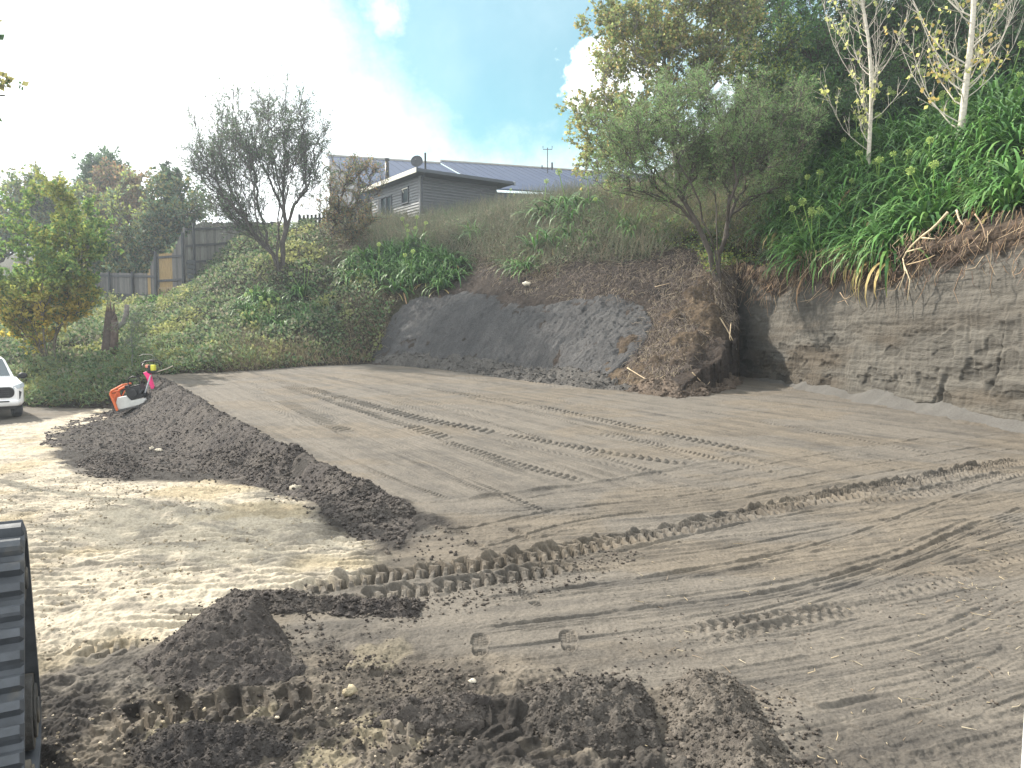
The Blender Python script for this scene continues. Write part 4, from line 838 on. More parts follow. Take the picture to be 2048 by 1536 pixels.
# hillside wood at the upper right
dk = [('dark evergreen at the top right corner, above the strappy lilies', 2010, 60, 30, 120, 130, (DG, (0.02, 0.042, 0.02)), 61), ('dark evergreen behind the nearer pale-barked tree', 1860, 120, 32, 110, 120, (DG, GR), 62),
      ('dense dark evergreen between the two pale-barked trees', 1790, 10, 34, 120, 110, (DG, (0.03, 0.055, 0.025)), 63), ('mid-green evergreen left of the thinner pale-barked tree', 1640, 60, 34, 110, 110, (GR, DG, (0.035, 0.08, 0.03)), 64),
      ('green leafy tree between the poplar and the evergreens', 1540, 130, 33, 85, 95, (GR, GG, YG), 65), ('shaded low tree above the lily bank, left of the thinner pale-barked tree', 1650, 225, 30, 80, 60, (DG, GR), 66),
      ('dark bushy tree low behind the pale-barked trees', 1830, 215, 29, 90, 50, ((0.02, 0.035, 0.022), DG), 67), ('tall green tree behind the poplar crown', 1480, -30, 38, 110, 110, (GR, GG), 68),
      ('low bushy tree on the ridge behind the feathery tree', 1430, 300, 37, 110, 60, (GG, OL, DG), 69)]
for lb, u, v, Y, ru, rv, cc, sd_ in dk:
    bp = pix(u, v+rv, Y); bz = float(hill(np.array([bp[0]]), np.array([bp[1]]))[0])
    tree('evergreen_tree', lb, (bp[0], bp[1], bz-0.1), [E(u, v, Y, ru, rv, 1.8, 2), E(u, v+rv*0.5, Y-1, ru*0.9, rv*0.6, 1.5, 1)], sd_, trunk_r=0.14, nlimb=80, twigs=10, nleaf=13000, lsize=0.16, asp=0.4, cols=cc, tw_len=0.7, updir=0.3, attach=(0.1, 0.7), droop=0.1, group='trees of the hillside wood', twig_r=0.009)
# two pale-barked trees, nearly bare
def pale_tree(label, path, Y, r0, seed, nb, zr, cols, nleaf):
    rg = np.random.default_rng(seed); pts = [np.array(pix(u, v, Y)) for u, v in path]; pts = np.array(smooth3(pts)); base = pts[0].copy(); pts[0][2] -= 0.5
    root = empty('pale_barked_tree', base); tag(root, label, 'tree', 'pale-barked trees on the hillside')
    H = pts[-1][2]-pts[0][2]; rr = [r0*(1-0.62*k/(len(pts)-1))*(1.2 if k == 0 else 1) for k in range(len(pts))]
    bk = (0.60, 0.56, 0.50); mb = MB(); mb.tube([tuple(p-base) for p in pts], rr, 12, bk); mb.build('trunk', M['whitebark'], root, smooth=True)
    lm = MB(); A_ = []; B_ = []
    for i in range(nb):
        f = zr+(1-zr)*rg.random(); q = f*(len(pts)-1); k = min(int(q), len(pts)-2); A = pts[k]+(pts[k+1]-pts[k])*(q-k); a = rg.random()*6.283; L = (1.5+1.7*rg.random())*(1.15-0.4*f)
        out_ = np.array([math.cos(a), math.sin(a)*0.8, 0]); B = A+out_*L*0.62+np.array([0, 0, L*0.95]); C_ = A+out_*L*0.42+np.array([0, 0, L*0.25])
        P = [(1-t)**2*A+2*t*(1-t)*C_+t*t*B+rg.normal(size=3)*0.02*(t > 0) for t in np.linspace(0, 1, 7)]; r_b = rr[k]*(0.16+0.14*rg.random())
        lm.tube([tuple(p-base) for p in P], [max(r_b*(1-0.8*t), 0.006) for t in np.linspace(0, 1, 7)], 5, bk, caps=False); P = np.array(P)
        for j in range(10):
            t = 0.2+0.8*rg.random(); q2 = t*6; i0 = min(int(q2), 5); A2 = P[i0]+(P[i0+1]-P[i0])*(q2-i0); d = unit(unit(P[-1]-P[3])*0.8+rg.normal(size=3)*0.42+np.array([0, 0, 0.35])); A_.append(A2); B_.append(A2+d*(0.35+0.5*rg.random()))
    A_ = np.array(A_)-base; B_ = np.array(B_)-base; i2 = rg.integers(0, len(A_), len(A_)); a2 = A_[i2]+(B_[i2]-A_[i2])*(0.3+0.7*rg.random((len(A_), 1))); b2 = a2+unit(unit(B_[i2]-A_[i2])+rg.normal(size=a2.shape)*0.6)*0.3
    tw = combine([rods(A_, B_, 0.0085, 0.004, np.array(bk)*0.9), rods(a2, b2, 0.006, 0.003, np.array(bk)*0.85)])
    link('limbs', lm.mesh('limbs', True), M['whitebark'], root); link('twigs', npmesh('twigs', *tw), M['whitebark'], root)
    i3 = rg.integers(0, len(A_), nleaf); P = A_[i3]+(B_[i3]-A_[i3])*rg.random((nleaf, 1))+rg.normal(size=(nleaf, 3))*0.03
    # leaves hang on in clumps only
    g = fbm(P[:, 0]*1.1, P[:, 1]*1.1, seed, 2, z=P[:, 2]*1.1); P = P[g > 0.0]
    link('crown', npmesh('crown', *kites(P, rg.normal(size=P.shape)+np.array([0, 0, -0.5]), 0.09+0.07*rg.random(len(P)), 0.85, pick(cols, len(P), rg), rg, 0.08)), M['leaf'], root)
def smooth3(P, k=2):
    P = [np.array(p) for p in P]
    for _ in range(k):
        Q = [P[0]]
        for i in range(len(P)-1): Q += [P[i]*0.75+P[i+1]*0.25, P[i]*0.25+P[i+1]*0.75]
        Q.append(P[-1]); P = Q
    return P
pale_tree('thinner pale-barked tree with bare upswept twigs, left of the two', [(1734, 375), (1738, 300), (1744, 180), (1738, 80), (1722, -10), (1705, -90)], 24.5, 0.075, 71, 40, 0.2, ((0.2, 0.22, 0.08), (0.28, 0.3, 0.11)), 1200)
pale_tree('thicker pale-barked tree among the strappy lilies, right of the two', [(1918, 325), (1922, 260), (1932, 170), (1945, 60), (1950, -40), (1955, -130)], 21.8, 0.115, 72, 40, 0.18, ((0.28, 0.22, 0.08), (0.3, 0.3, 0.11), YG), 1300)
# branch tips of a tree standing just outside the left edge
b0 = pix(-260, 640, 14); tree('overhanging_tree', 'dark leafy twigs reaching in at the upper left edge of the frame', (b0[0], b0[1], -0.55), [E(-140, 110, 14, 175, 120, 1.5, 3)], 81, trunk_r=0.12, nlimb=40, twigs=7, nleaf=3200, lsize=0.12, asp=0.75, cols=(DG, OL), tw_len=0.6, updir=0.3, attach=(0.3, 0.8), twig_r=0.005)

# ------------------------------------------------------------------ strappy lilies (agapanthus)
def lily_proto(i, n=80, dead=0.10):
    rg = np.random.default_rng(900+i); a = rg.random(n)*6.283; D = np.stack([np.cos(a), np.sin(a)], 1); P = np.concatenate([D*0.05*rg.random((n, 1))+rg.normal(size=(n, 2))*0.09, np.zeros((n, 1))], 1)
    L = 0.7+0.5*rg.random(n); up0 = R(35)+R(50)*rg.random(n); dr = 1.5+1.3*rg.random(n)
    col = pick(((0.035, 0.10, 0.022), (0.05, 0.135, 0.03), (0.025, 0.075, 0.022), (0.07, 0.15, 0.04)), n, rg, 0.2)
    dd = rg.random(n) < dead; col[dd] = pick(((0.30, 0.26, 0.12), (0.17, 0.12, 0.07), (0.2, 0.2, 0.08)), int(dd.sum()), rg); up0[dd] = R(15)*rg.random(int(dd.sum())); dr[dd] = 2.3
    return npmesh('agapanthus', *straps(P, D, up0, L, 0.042+0.024*rg.random(n), 6, col, rg, dr))
def head_proto(i):
    rg = np.random.default_rng(950+i); n = 70; top = np.array([0.12*math.sin(i), 0.1, 0.95+0.1*(i % 3)]); q = unit(rg.normal(size=(n, 3))); B = top+q*0.065
    st = rods(np.array([[0, 0, 0.0], (top*0.55).tolist()]), np.array([(top*0.55).tolist(), top.tolist()]), 0.009, 0.007, np.array((0.13, 0.2, 0.06)), 5)
    rd = rods(np.tile(top, (n, 1)), B, 0.0018, 0.0018, np.array((0.2, 0.26, 0.1)))
    cp = kites(B-q*0.012, q, np.full(n, 0.026), 0.5, pick(((0.24, 0.32, 0.11), (0.30, 0.35, 0.15), (0.17, 0.24, 0.08)), n, rg), rg, 0.15); cp2 = kites(B-q*0.012, q, np.full(n, 0.026), 0.5, pick(((0.24, 0.32, 0.11), (0.30, 0.35, 0.15)), n, rg), rg, -0.15)
    return npmesh('flower_head', *combine([st, rd, cp, cp2]))
LP = [lily_proto(i) for i in range(5)]+[lily_proto(5, 70, 0.45), lily_proto(6, 50, 0.8)]; HPm = [head_proto(i) for i in range(4)]
for m_ in LP: m_.materials.append(M['strap'])
for m_ in HPm: m_.materials.append(M['leaf'])
LR = random.Random(5)
def lily(p, sc, label, group, heads=0, kind=None, tilt=0.25):
    k = LR.randrange(5) if kind is None else kind
    o = bpy.data.objects.new('agapanthus', LP[k]); COL.objects.link(o); o.location = p; o.scale = (sc, sc, sc*LR.uniform(0.85, 1.1))
    o.rotation_euler = (LR.uniform(0.0, tilt), LR.uniform(-tilt, 0), LR.uniform(0, 6.28)); 
    nrm = LR.uniform(0, 6.28); o.rotation_euler = (Matrix.Rotation(tilt*0.9, 3, Vector((0.8, -0.6, 0))) @ Matrix.Rotation(nrm, 3, 'Z')).to_euler()
    tag(o, label, 'plant', group)
    for h in range(heads):
        c = bpy.data.objects.new('flower_head', HPm[LR.randrange(4)]); COL.objects.link(c); c.parent = o; c.location = (LR.uniform(-.15, .15), LR.uniform(-.15, .15), 0); c.rotation_euler = (LR.uniform(-.3, .3), LR.uniform(-.3, .3), LR.uniform(0, 6.28))
def lily_field(poly, spacing, seed, sc, label, group, pheads=0.3, box=None, kinds=None, lift=0.0):
    rg = np.random.default_rng(seed); xs, ys = box; pts = []
    gx, gy = np.meshgrid(np.arange(xs[0], xs[1], spacing), np.arange(ys[0], ys[1], spacing)); gx = gx.ravel()+rg.uniform(-.4, .4, gx.size)*spacing; gy = gy.ravel()+rg.uniform(-.4, .4, gy.size)*spacing
    z = hill(gx, gy); P = np.stack([gx, gy, z], 1); u, v = project(P); m = poly_mask(u, v, np.array(poly, float)) & (z > floor_z(gx, gy)+0.4); n = 0
    for p in P[m]:
        lily(tuple(p-np.array([0, 0, 0.05-lift])), sc*LR.uniform(0.85, 1.2), label, group, LR.choice((1, 2, 3)) if LR.random() < pheads else 0, None if kinds is None else LR.choice(kinds)); n += 1
    return n
nl = lily_field([(1540,330),(1600,300),(1700,290),(1800,255),(1900,225),(2060,175),(2060,405),(1990,400),(1905,415),(1850,440),(1800,500),(1740,530),(1660,520),(1580,515),(1535,500),(1555,440),(1530,400)], 0.68, 61, 1.42, 'glossy strappy lily clump in the dense mass above the cut face', 'lilies above the cut face', 0.2, ((7, 17), (13, 31)))
nl4 = lily_field([(1560,500),(1700,520),(1800,475),(1900,420),(2060,395),(2060,425),(1900,445),(1810,505),(1740,545),(1640,535),(1560,520)], 0.5, 66, 1.45, 'lily clump hanging over the brown lip of the cut face', 'lilies hanging over the lip', 0.05, ((7, 13), (13, 29)), lift=0.0)
nl2 = lily_field([(745,510),(800,490),(880,490),(925,520),(915,580),(840,590),(790,585),(735,560),(690,575),(660,560),(700,530)], 0.75, 62, 1.25, 'strappy lily clump in the patch above the left end of the grey sand heap', 'lilies above the sand heap', 0.12, ((-10, -1), (30, 42)))
nl3 = lily_field([(480,600),(540,580),(620,570),(650,600),(620,650),(560,665),(490,650)], 0.95, 63, 1.2, 'strappy lily clump low on the green bank below the shrub tree', 'lilies below the shrub tree', 0.08, ((-16, -6), (28, 42)))
for i, (u, v, s, h, kd, lb) in enumerate([(1130,425,2.0,3,0,'large dark strappy lily clump on the ridge right of the long roof'),(1170,425,1.7,1,1,'right half of the ridge lily cluster, leaning to the poplar'),(1090,435,1.6,1,2,'left half of the ridge lily cluster beside the long roof'),(1150,450,1.5,0,3,'lower drooping lily of the ridge cluster'),
      (1015,420,1.3,1,1,'small lily clump on the ridge under the shaded house wall'),(985,415,1.0,0,2,'smallest ridge lily left of the one under the house wall'),(1045,415,1.0,1,3,'short ridge lily midway to the big ridge cluster'),
      (1075,500,1.5,0,5,'pale half-dead strappy lily clump on the bare slope below the ridge cluster'),(1105,490,1.3,0,5,'yellowing lily touching the half-dead clump on its right'),(1055,535,1.2,0,1,'bright green lily just below the half-dead clump'),(1030,530,0.9,0,0,'small green lily at the lower left of the half-dead clump'),
      (1240,455,1.2,1,2,'lily clump left of the feathery tree, on the bank edge'),(1275,465,1.25,0,3,'lily clump nearest to the feathery tree trunk on its left'),(1215,440,1.1,1,0,'upper lily of the trio left of the feathery tree'),(950,470,1.2,0,2,'lone lily in the scrub between the house and the sand heap'),(905,440,1.0,0,3,'small lily in the scrub just below the shaded house wall'),(1180,480,1.1,0,1,'lily at the top edge of the brown slope, right of the half-dead clump'),(1140,475,1.3,0,0,'green lily just below the large ridge cluster'),
      (1320,475,1.0,0,5,'drooping pale-leaved lily at the bank edge below the feathery tree')]):
    lily(hb(u, v), s*1.12, lb, None, min(h, 1), kd, 0.35)

# ------------------------------------------------------------------ ground cover
def cover(name, polys, dens, seed, fn, mat, box=((-26, 20), (18, 62))):
    rg = np.random.default_rng(seed); n = int(dens*6); Vs = []
    x = rg.uniform(*box[0], n*6); y = box[1][0]+(box[1][1]-box[1][0])*rg.random(n*6)**1.3; z = hill(x, y); m = z > floor_z(x, y)-0.05
    P = np.stack([x, y, z], 1)[m]; u, v = project(P); mm = np.zeros(len(P), bool)
    uu = u+18*noise(P[:, 0]*0.9, P[:, 1]*0.9, seed); vv = v+14*noise(P[:, 0]*0.9+5, P[:, 1]*0.9, seed)
    for p in polys: mm |= poly_mask(uu, vv, np.array(p, float))
    P = P[mm]; w = (P[:, 1] < 48) | (rg.random(len(P)) < 0.5); P = P[w][:int(dens)]
    V, Fq, C = fn(P, rg); return tag(link(name, npmesh(name, V, Fq, C), M[mat]), kind='stuff')
def leafy(h, size, asp, cols, var=0.25, ycol=None, lump=0.8):
    def f(P, rg):
        n = len(P); g = np.clip(0.5+0.7*fbm(P[:, 0]*lump, P[:, 1]*lump, 77, 4, gain=0.6), 0, 1.2); P = P.copy(); d = rg.random(n)**0.5
        P[:, 2] += h*g*d; P[:, 1] -= 0.5*h*g*d
        c = pick(cols, n, rg, var)
        if ycol is not None: w = sstep(0.12, 0.45, fbm(P[:, 0]*0.7, P[:, 1]*0.7, 78, 3))[:, None]; c = c*(1-w*0.7)+np.array(ycol)*w*0.7*(0.7+0.6*rg.random((n, 1)))
        return kites(P, rg.normal(size=(n, 3))*0.8+np.array([0.0, -0.3, 0.25]), size*(0.5+rg.random(n)), asp, c, rg, 0.1)
    return f
def stems(L, r, cols, up=0.6, lean=(0, -0.4, 0), var=0.25):
    def f(P, rg):
        n = len(P); D = unit(rg.normal(size=(n, 3))*0.6+np.array(lean)+np.array([0, 0, up])); l = (L*(0.3+rg.random(n)))[:, None]; Mx = P+D*l*0.5; E_ = Mx+unit(D+np.array([0, 0, -0.7 if up < 0.8 else -0.1])+rg.normal(size=(n, 3))*0.35)*l*0.5
        c = pick(cols, n, rg, var); a = rods(P, Mx, r, r*0.8, c); b = rods(Mx, E_, r*0.8, r*0.4, c); return combine([a, b])
    return f
LEFTB = [(60,835),(0,835),(-400,835),(-400,590),(0,605),(190,612),(335,606),(420,520),(500,470),(620,455),(740,520),(760,600),(800,600),(770,660),(740,725),(500,742),(320,755),(200,812)]
cover('ivy_cover', [LEFTB], 62000, 601, leafy(0.75, 0.13, 0.75, ((0.06, 0.085, 0.04), (0.075, 0.095, 0.05), GG, DG, (0.09, 0.09, 0.065)), ycol=(0.15, 0.16, 0.06)), 'leaf')
cover('fern_cover', [[(330,690),(470,690),(560,720),(540,745),(320,752),(230,800),(60,830),(-100,830),(0,760),(200,740)]], 15000, 602, leafy(0.9, 0.2, 0.12, ((0.07, 0.11, 0.05), (0.09, 0.12, 0.06), GG, OL), lump=1.2), 'leaf')
cover('scrub_twigs', [[(640,440),(780,410),(900,390),(1010,390),(1130,410),(1230,400),(1210,470),(1080,560),(960,520),(930,480),(740,490),(640,540)], [(430,660),(520,660),(560,745),(430,745)], [(690,590),(800,590),(780,660),(740,725),(690,700)]], 52000, 603, stems(0.55, 0.006, ((0.16, 0.12, 0.09), (0.22, 0.18, 0.12), (0.10, 0.075, 0.065), (0.26, 0.21, 0.13))), 'dry')
cover('scrub_leaves', [[(740,440),(1210,440),(1180,500),(1060,560),(930,490),(760,490)], [(1100,400),(1560,370),(1520,520),(1380,490),(1210,490),(1110,560)], [(600,450),(780,405),(900,385),(1010,385),(1230,395),(1210,470),(1110,530),(1000,520),(930,480),(740,500),(640,560)]], 80000, 604, leafy(0.6, 0.085, 0.4, (GG, (0.08, 0.10, 0.06), (0.10, 0.11, 0.08), (0.12, 0.11, 0.09))), 'leaf')
cover('dry_grass', [[(1200,380),(1560,370),(1560,470),(1540,515),(1400,480),(1210,470)], [(430,700),(740,690),(740,730),(500,745),(430,745)]], 12000, 605, stems(0.7, 0.005, ((0.30, 0.24, 0.14), (0.36, 0.29, 0.17), (0.16, 0.13, 0.08)), up=0.9), 'dry')
cover('bank_tussocks', [[(740,430),(1000,400),(1230,395),(1540,375),(1530,500),(1400,480),(1300,520),(1110,545),(960,520),(740,500)]], 30000, 611, stems(1.0, 0.008, ((0.12, 0.14, 0.085), (0.16, 0.16, 0.11), (0.09, 0.12, 0.07), (0.21, 0.18, 0.13)), up=0.95), 'dry')
cover('low_weeds', [[(1220,390),(1560,370),(1560,515),(1450,525),(1380,490),(1250,460)], [(1380,480),(1480,500),(1520,540),(1430,560)]], 16000, 606, leafy(0.6, 0.09, 0.5, (GR, YG, OL, GG)), 'leaf')
cover('root_litter', [[(1290,600),(1480,560),(1490,640),(1400,700),(1340,760),(1220,770)], [(930,500),(1080,520),(1210,470),(1380,490),(1500,540),(1480,580),(1360,600),(1200,600),(1000,590)]], 17000, 607, stems(0.42, 0.007, ((0.19, 0.155, 0.13), (0.10, 0.082, 0.075), (0.30, 0.25, 0.18), (0.13, 0.105, 0.095)), up=-0.5, lean=(-0.1, -0.6, -0.3)), 'dry')
cover('wood_undergrowth', [[(1540,-60),(2100,-60),(2400,200),(2100,200),(1900,240),(1700,300),(1540,330),(1500,200)]], 24000, 608, leafy(1.1, 0.16, 0.45, (DG, GR, (0.03, 0.06, 0.03))), 'leaf', box=((8, 30), (20, 62)))
cover('fence_thicket', [[(-300,430),(380,430),(420,520),(330,560),(190,600),(0,600),(-300,600)]], 16000, 610, leafy(2.4, 0.24, 0.5, (OL, DG, GG)), 'leaf', box=((-45, -8), (46, 66)))
cover('field_grass', [[(-500,500),(150,540),(420,600),(200,615),(-500,600)]], 14000, 609, leafy(0.3, 0.2, 0.15, ((0.07, 0.14, 0.035), GR)), 'leaf')
# undergrowth right on the cliff lip and hanging roots
def lip_roots():
    rg = np.random.default_rng(620); n = 1500; s = rg.uniform(0.0, 17, n); S = np.concatenate([[0], np.cumsum(np.hypot(*np.diff(CL, axis=0).T))]); cx = np.interp(s, S, CL[:, 0]); cy = np.interp(s, S, CL[:, 1])
    g = fbm(s*0.9, s*0, 3, 3)+0.5*rg.normal(size=n); m = g > 0.1; cx, cy, s = cx[m], cy[m], s[m]; n = len(s); tz = hill_raw(cx+0.7, cy); dz = rg.random(n)**1.6*1.15
    P = np.stack([cx-0.12-0.22*(1-np.clip(dz, 0, 1)*0.2), cy, tz-dz], 1); D = unit(rg.normal(size=(n, 3))*np.array([0.25, 0.5, 0.3])+np.array([-0.25, 0, -0.9])); L = (0.12+0.4*rg.random(n)**2)[:, None]
    c = pick(((0.24, 0.16, 0.10), (0.13, 0.09, 0.07), (0.34, 0.26, 0.17)), n, rg); A = P; B = A+D*L; C_ = B+unit(D+rg.normal(size=(n, 3))*0.5)*L*0.6
    tag(link('hanging_roots', npmesh('hanging_roots', *combine([rods(A, B, 0.008, 0.006, c), rods(B, C_, 0.006, 0.003, c)])), M['dry']), kind='stuff')
lip_roots()
# ------------------------------------------------------------------ house on the bank
def rotz(a): return Matrix.Rotation(a, 4, 'Z')
def local(root, name, mb, mat, parent=None, **k):
    return mb.build(name, M[mat] if isinstance(mat, str) else mat, parent or root, **k)
WB_SHADE = (0.20, 0.215, 0.235); WB_LIT = (0.34, 0.35, 0.36)  # same boards in two tones: shade and sunlight put into the wall colour
K = pix(840, 352, 46); hz0 = 8.6; ang = math.atan2(0.588, 0.809)           # wall corner nearest to us; x axis runs along the shaded wall
house = empty('house', (K[0], K[1], 0), ang); tag(house, 'small dark weatherboard house with flat roof, flue and dish, at the top of the bank', 'house')
WL, WD, ZT = 5.5, 6.4, K[2]            # shaded wall length (+x), light wall length (+y)
def weatherboards(L, z0, z1, holes, col, along='x'):
    mb = MB(); h = 0.17; z = z0
    while z < z1-0.02:
        zt = min(z+h, z1); segs = [(0, L)]
        for a, b, za, zb in holes:
            if zt > za+0.01 and z < zb-0.01:
                ns = []
                for p, q in segs:
                    if a > p and a < q: ns.append((p, a))
                    if b > p and b < q: ns.append((b, q))
                    if not (a < q and b > p): ns.append((p, q))
                segs = ns
        for p, q in segs:
            pr = [(-0.05, z+0.018), (0.0, z+0.018), (0.0, zt), (-0.012, zt)]
            n0 = mb.n
            if along == 'x': mb.add([(p, a, b) for a, b in pr]+[(q, a, b) for a, b in pr], [(0, 1, 5, 4), (1, 2, 6, 5), (2, 3, 7, 6), (3, 0, 4, 7), (3, 2, 1, 0), (4, 5, 6, 7)], col)
            else: mb.add([(a, p, b) for a, b in pr]+[(a, q, b) for a, b in pr], [(0, 4, 5, 1), (1, 5, 6, 2), (2, 6, 7, 3), (3, 7, 4, 0), (0, 1, 2, 3), (7, 6, 5, 4)], col)
        z = zt
    return mb
door = (3.55, 4.95, hz0+0.6, ZT-0.62); win = (1.35, 2.15, ZT-1.35, ZT-0.42)
mb = weatherboards(WL, hz0, ZT, [], WB_SHADE, 'x'); mb2 = weatherboards(WD, hz0, ZT, [door, win], WB_LIT, 'y'); mb.V += mb2.V; mb.Fq += [[i+mb.n for i in f] for f in mb2.Fq]; mb.n += mb2.n; mb.C += mb2.C
mb.box((WL/2+0.03, WD-0.03, (hz0+ZT)/2), (WL-0.1, 0.06, ZT-hz0), col=WB_SHADE); mb.box((WL-0.03, WD/2, (hz0+ZT)/2), (0.06, WD-0.1, ZT-hz0), col=WB_SHADE)
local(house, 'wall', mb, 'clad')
mb = MB(); mb.box((WL/2, WD/2, ZT-0.06), (WL-0.2, WD-0.2, 0.05), col=(0.3, 0.3, 0.3)); mb.box((WL/2, WD/2, hz0+0.3), (WL-0.2, WD-0.2, 0.1), col=(0.2, 0.17, 0.13)); local(house, 'floor_slab', mb, 'plain')
# roof: low slope, wide eaves, pale fascia along the lit side, gutter on the shaded side
mb = MB(); o_ = 0.55; zr = ZT+0.12
mb.hull([(-o_, zr+0.0), (WD+o_, zr-0.1), (WD+o_, zr+0.06), (-o_, zr+0.20)], -o_, WL+0.9, 0, (0.16, 0.18, 0.21)); rf = local(house, 'roof', mb, 'roof')
mb = MB(); mb.hull([(-o_-0.02, zr-0.06), (WD+o_, zr-0.16), (WD+o_, zr+0.08), (-o_-0.02, zr+0.22)], -o_-0.045, -o_-0.003, 0, (0.66, 0.62, 0.52)); local(house, 'fascia', mb, 'plain', rf)
mb = MB(); mb.box((WL/2+0.2, -o_-0.07, zr+0.05), (WL+1.5, 0.12, 0.13), col=(0.14, 0.16, 0.19)); mb.box((WL+0.93, -o_-0.06, zr+0.07), (0.1, 0.16, 0.22), col=(0.5, 0.55, 0.6)); local(house, 'gutter', mb, 'roof', rf)
mb = MB(); mb.tube([(0.08, -0.09, zr+0.0), (0.08, -0.09, hz0)], 0.045, 8, (0.13, 0.15, 0.18)); mb.tube([(0.08, -o_-0.05, zr), (0.08, -0.09, zr-0.3)], 0.045, 8, (0.13, 0.15, 0.18)); local(house, 'downpipe', mb, 'roof')
mb = MB(); mb.box((-0.035, -0.035, (hz0+ZT)/2), (0.10, 0.10, ZT-hz0), col=WB_LIT); local(house, 'corner_board', mb, 'clad')
def opening(y0, y1, z0, z1, name, sash=False, french=False):
    mb = MB(); f = 0.07; X = -0.035
    for c, d in (((X, y0, (z0+z1)/2), (0.13, f, z1-z0+f)), ((X, y1, (z0+z1)/2), (0.13, f, z1-z0+f)), ((X, (y0+y1)/2, z1), (0.128, y1-y0-f, f)), ((X, (y0+y1)/2, z0), (0.128, y1-y0-f, f))): mb.box(c, d, col=(0.06, 0.065, 0.075))
    if french: mb.box((X, (y0+y1)/2, (z0+z1)/2), (0.11, f, z1-z0-f), col=(0.06, 0.065, 0.075))
    w = local(house, name, mb, 'plain'); mb = MB(); mb.box((0.01, (y0+y1)/2, (z0+z1)/2), (0.01, y1-y0-f, z1-z0-f)); g = local(house, 'pane', mb, M['glass'], w)
    if french:
        for q in (0.27, 0.73):
            mb = MB(); mb.box((0.045, y0+(y1-y0)*q, (z0+z1)/2), (0.01, (y1-y0)*0.28, z1-z0-0.15), col=(0.65, 0.68, 0.7)); local(house, 'curtain', mb, 'plain', w)
    if sash:
        mb = MB(); Lh = z1-z0-0.06; rot = Matrix.Rotation(R(-27), 4, 'Y'); 
        def at(a, b, c): return Vector((X-0.06, (y0+y1)/2, z1-0.03))+rot @ Vector((a, b, c))
        hw = (y1-y0)/2-0.05
        for b in (-hw, hw): mb.box(at(0, b, -Lh/2), (0.04, 0.06, Lh), rot, (0.85, 0.8, 0.7))
        for c in (-0.03, -Lh+0.03): mb.box(at(0, 0, c), (0.045, hw*2, 0.06), rot, (0.85, 0.8, 0.7))
        s_ = local(house, 'sash', mb, 'plain', w)
    return w
opening(door[0], door[1], door[2], door[3], 'glazed_door', french=True); opening(win[0], win[1], win[2], win[3], 'window', sash=True)
mb = MB(); fx, fy = 0.5, 5.2; mb.tube([(fx, fy, zr-0.1), (fx, fy, zr+1.62)], 0.13, 14, (0.10, 0.10, 0.10)); flue = local(house, 'flue', mb, 'metal', smooth=True)
mb = MB(); mb.tube([(fx, fy, zr+1.62), (fx, fy, zr+1.75)], 0.09, 12, (0.3, 0.28, 0.26)); mb.tube([(fx, fy, zr+1.75), (fx, fy, zr+1.9)], 0.16, 12, (0.22, 0.2, 0.19)); local(house, 'cap', mb, 'metal', flue)
# deck at the glazed door
deck = MB(); dz = door[2]-0.05; deck.box((-0.75, 4.0, dz-0.05), (1.3, 2.6, 0.09), col=(0.10, 0.10, 0.11)); dk_ = local(house, 'deck', deck, 'wood')
mb = MB()
for a, b in ((-1.35, 2.75), (-1.35, 4.0), (-1.35, 5.25), (-0.1, 5.27)): mb.box((a, b, dz+0.45), (0.07, 0.07, 0.9), col=(0.35, 0.35, 0.34))
mb.box((-1.35, 4.0, dz+0.92), (0.06, 2.6, 0.05), col=(0.35, 0.35, 0.34)); mb.box((-1.35, 4.0, dz+0.5), (0.04, 2.5, 0.03), col=(0.35, 0.35, 0.34)); mb.box((-0.72, 5.27, dz+0.92), (1.2, 0.05, 0.05), col=(0.35, 0.35, 0.34)); local(house, 'railing', mb, 'wood', dk_)
# dish and pole on the roof corner
dish = empty('satellite_dish', house.matrix_basis @ Vector((-0.02, -0.1, zr+0.18))); tag(dish, 'round grey satellite dish on the near corner of the flat roof', 'satellite dish')
mb = MB(); dc = Vector((-0.22, 0, 0.55)); ax = Vector((-0.05, -0.96, 0.25)).normalized(); U_ = ax.cross(Vector((0, 0, 1))).normalized(); W_ = ax.cross(U_); V = []; Fq = []
for sgn in (0, 1):
    for r_i in range(7):
        rr = 0.36*r_i/6
        for k in range(24): a = 2*math.pi*k/24; V.append(tuple(dc+ax*(0.35*rr*rr-0.06-0.012*sgn)+(U_*math.cos(a)+W_*math.sin(a))*rr))
for sgn in (0, 1):
    for r_i in range(6):
        for k in range(24):
            q = (sgn*168+r_i*24+k, sgn*168+r_i*24+(k+1) % 24, sgn*168+(r_i+1)*24+(k+1) % 24, sgn*168+(r_i+1)*24+k); Fq.append(q if sgn else q[::-1])
for k in range(24): Fq.append((144+k, 144+(k+1) % 24, 168+144+(k+1) % 24, 168+144+k))
mb.add(V, Fq, (0.25, 0.26, 0.28)); local(dish, 'reflector', mb, 'metal', smooth=True)
mb = MB(); mb.tube([(-0.2, 0.03, -0.02), (-0.2, 0.06, 0.4), tuple(dc+Vector((0, 0.08, 0)))], 0.03, 8, (0.3, 0.3, 0.3)); local(dish, 'mast', mb, 'metal')
mb = MB(); mb.tube([tuple(dc+W_*0.33), tuple(dc+ax*0.4+W_*0.12)], 0.012, 6, (0.3, 0.3, 0.3)); mb.box(tuple(dc+ax*0.42+W_*0.1), (0.07, 0.12, 0.07), col=(0.5, 0.5, 0.5)); local(dish, 'feed_arm', mb, 'metal')
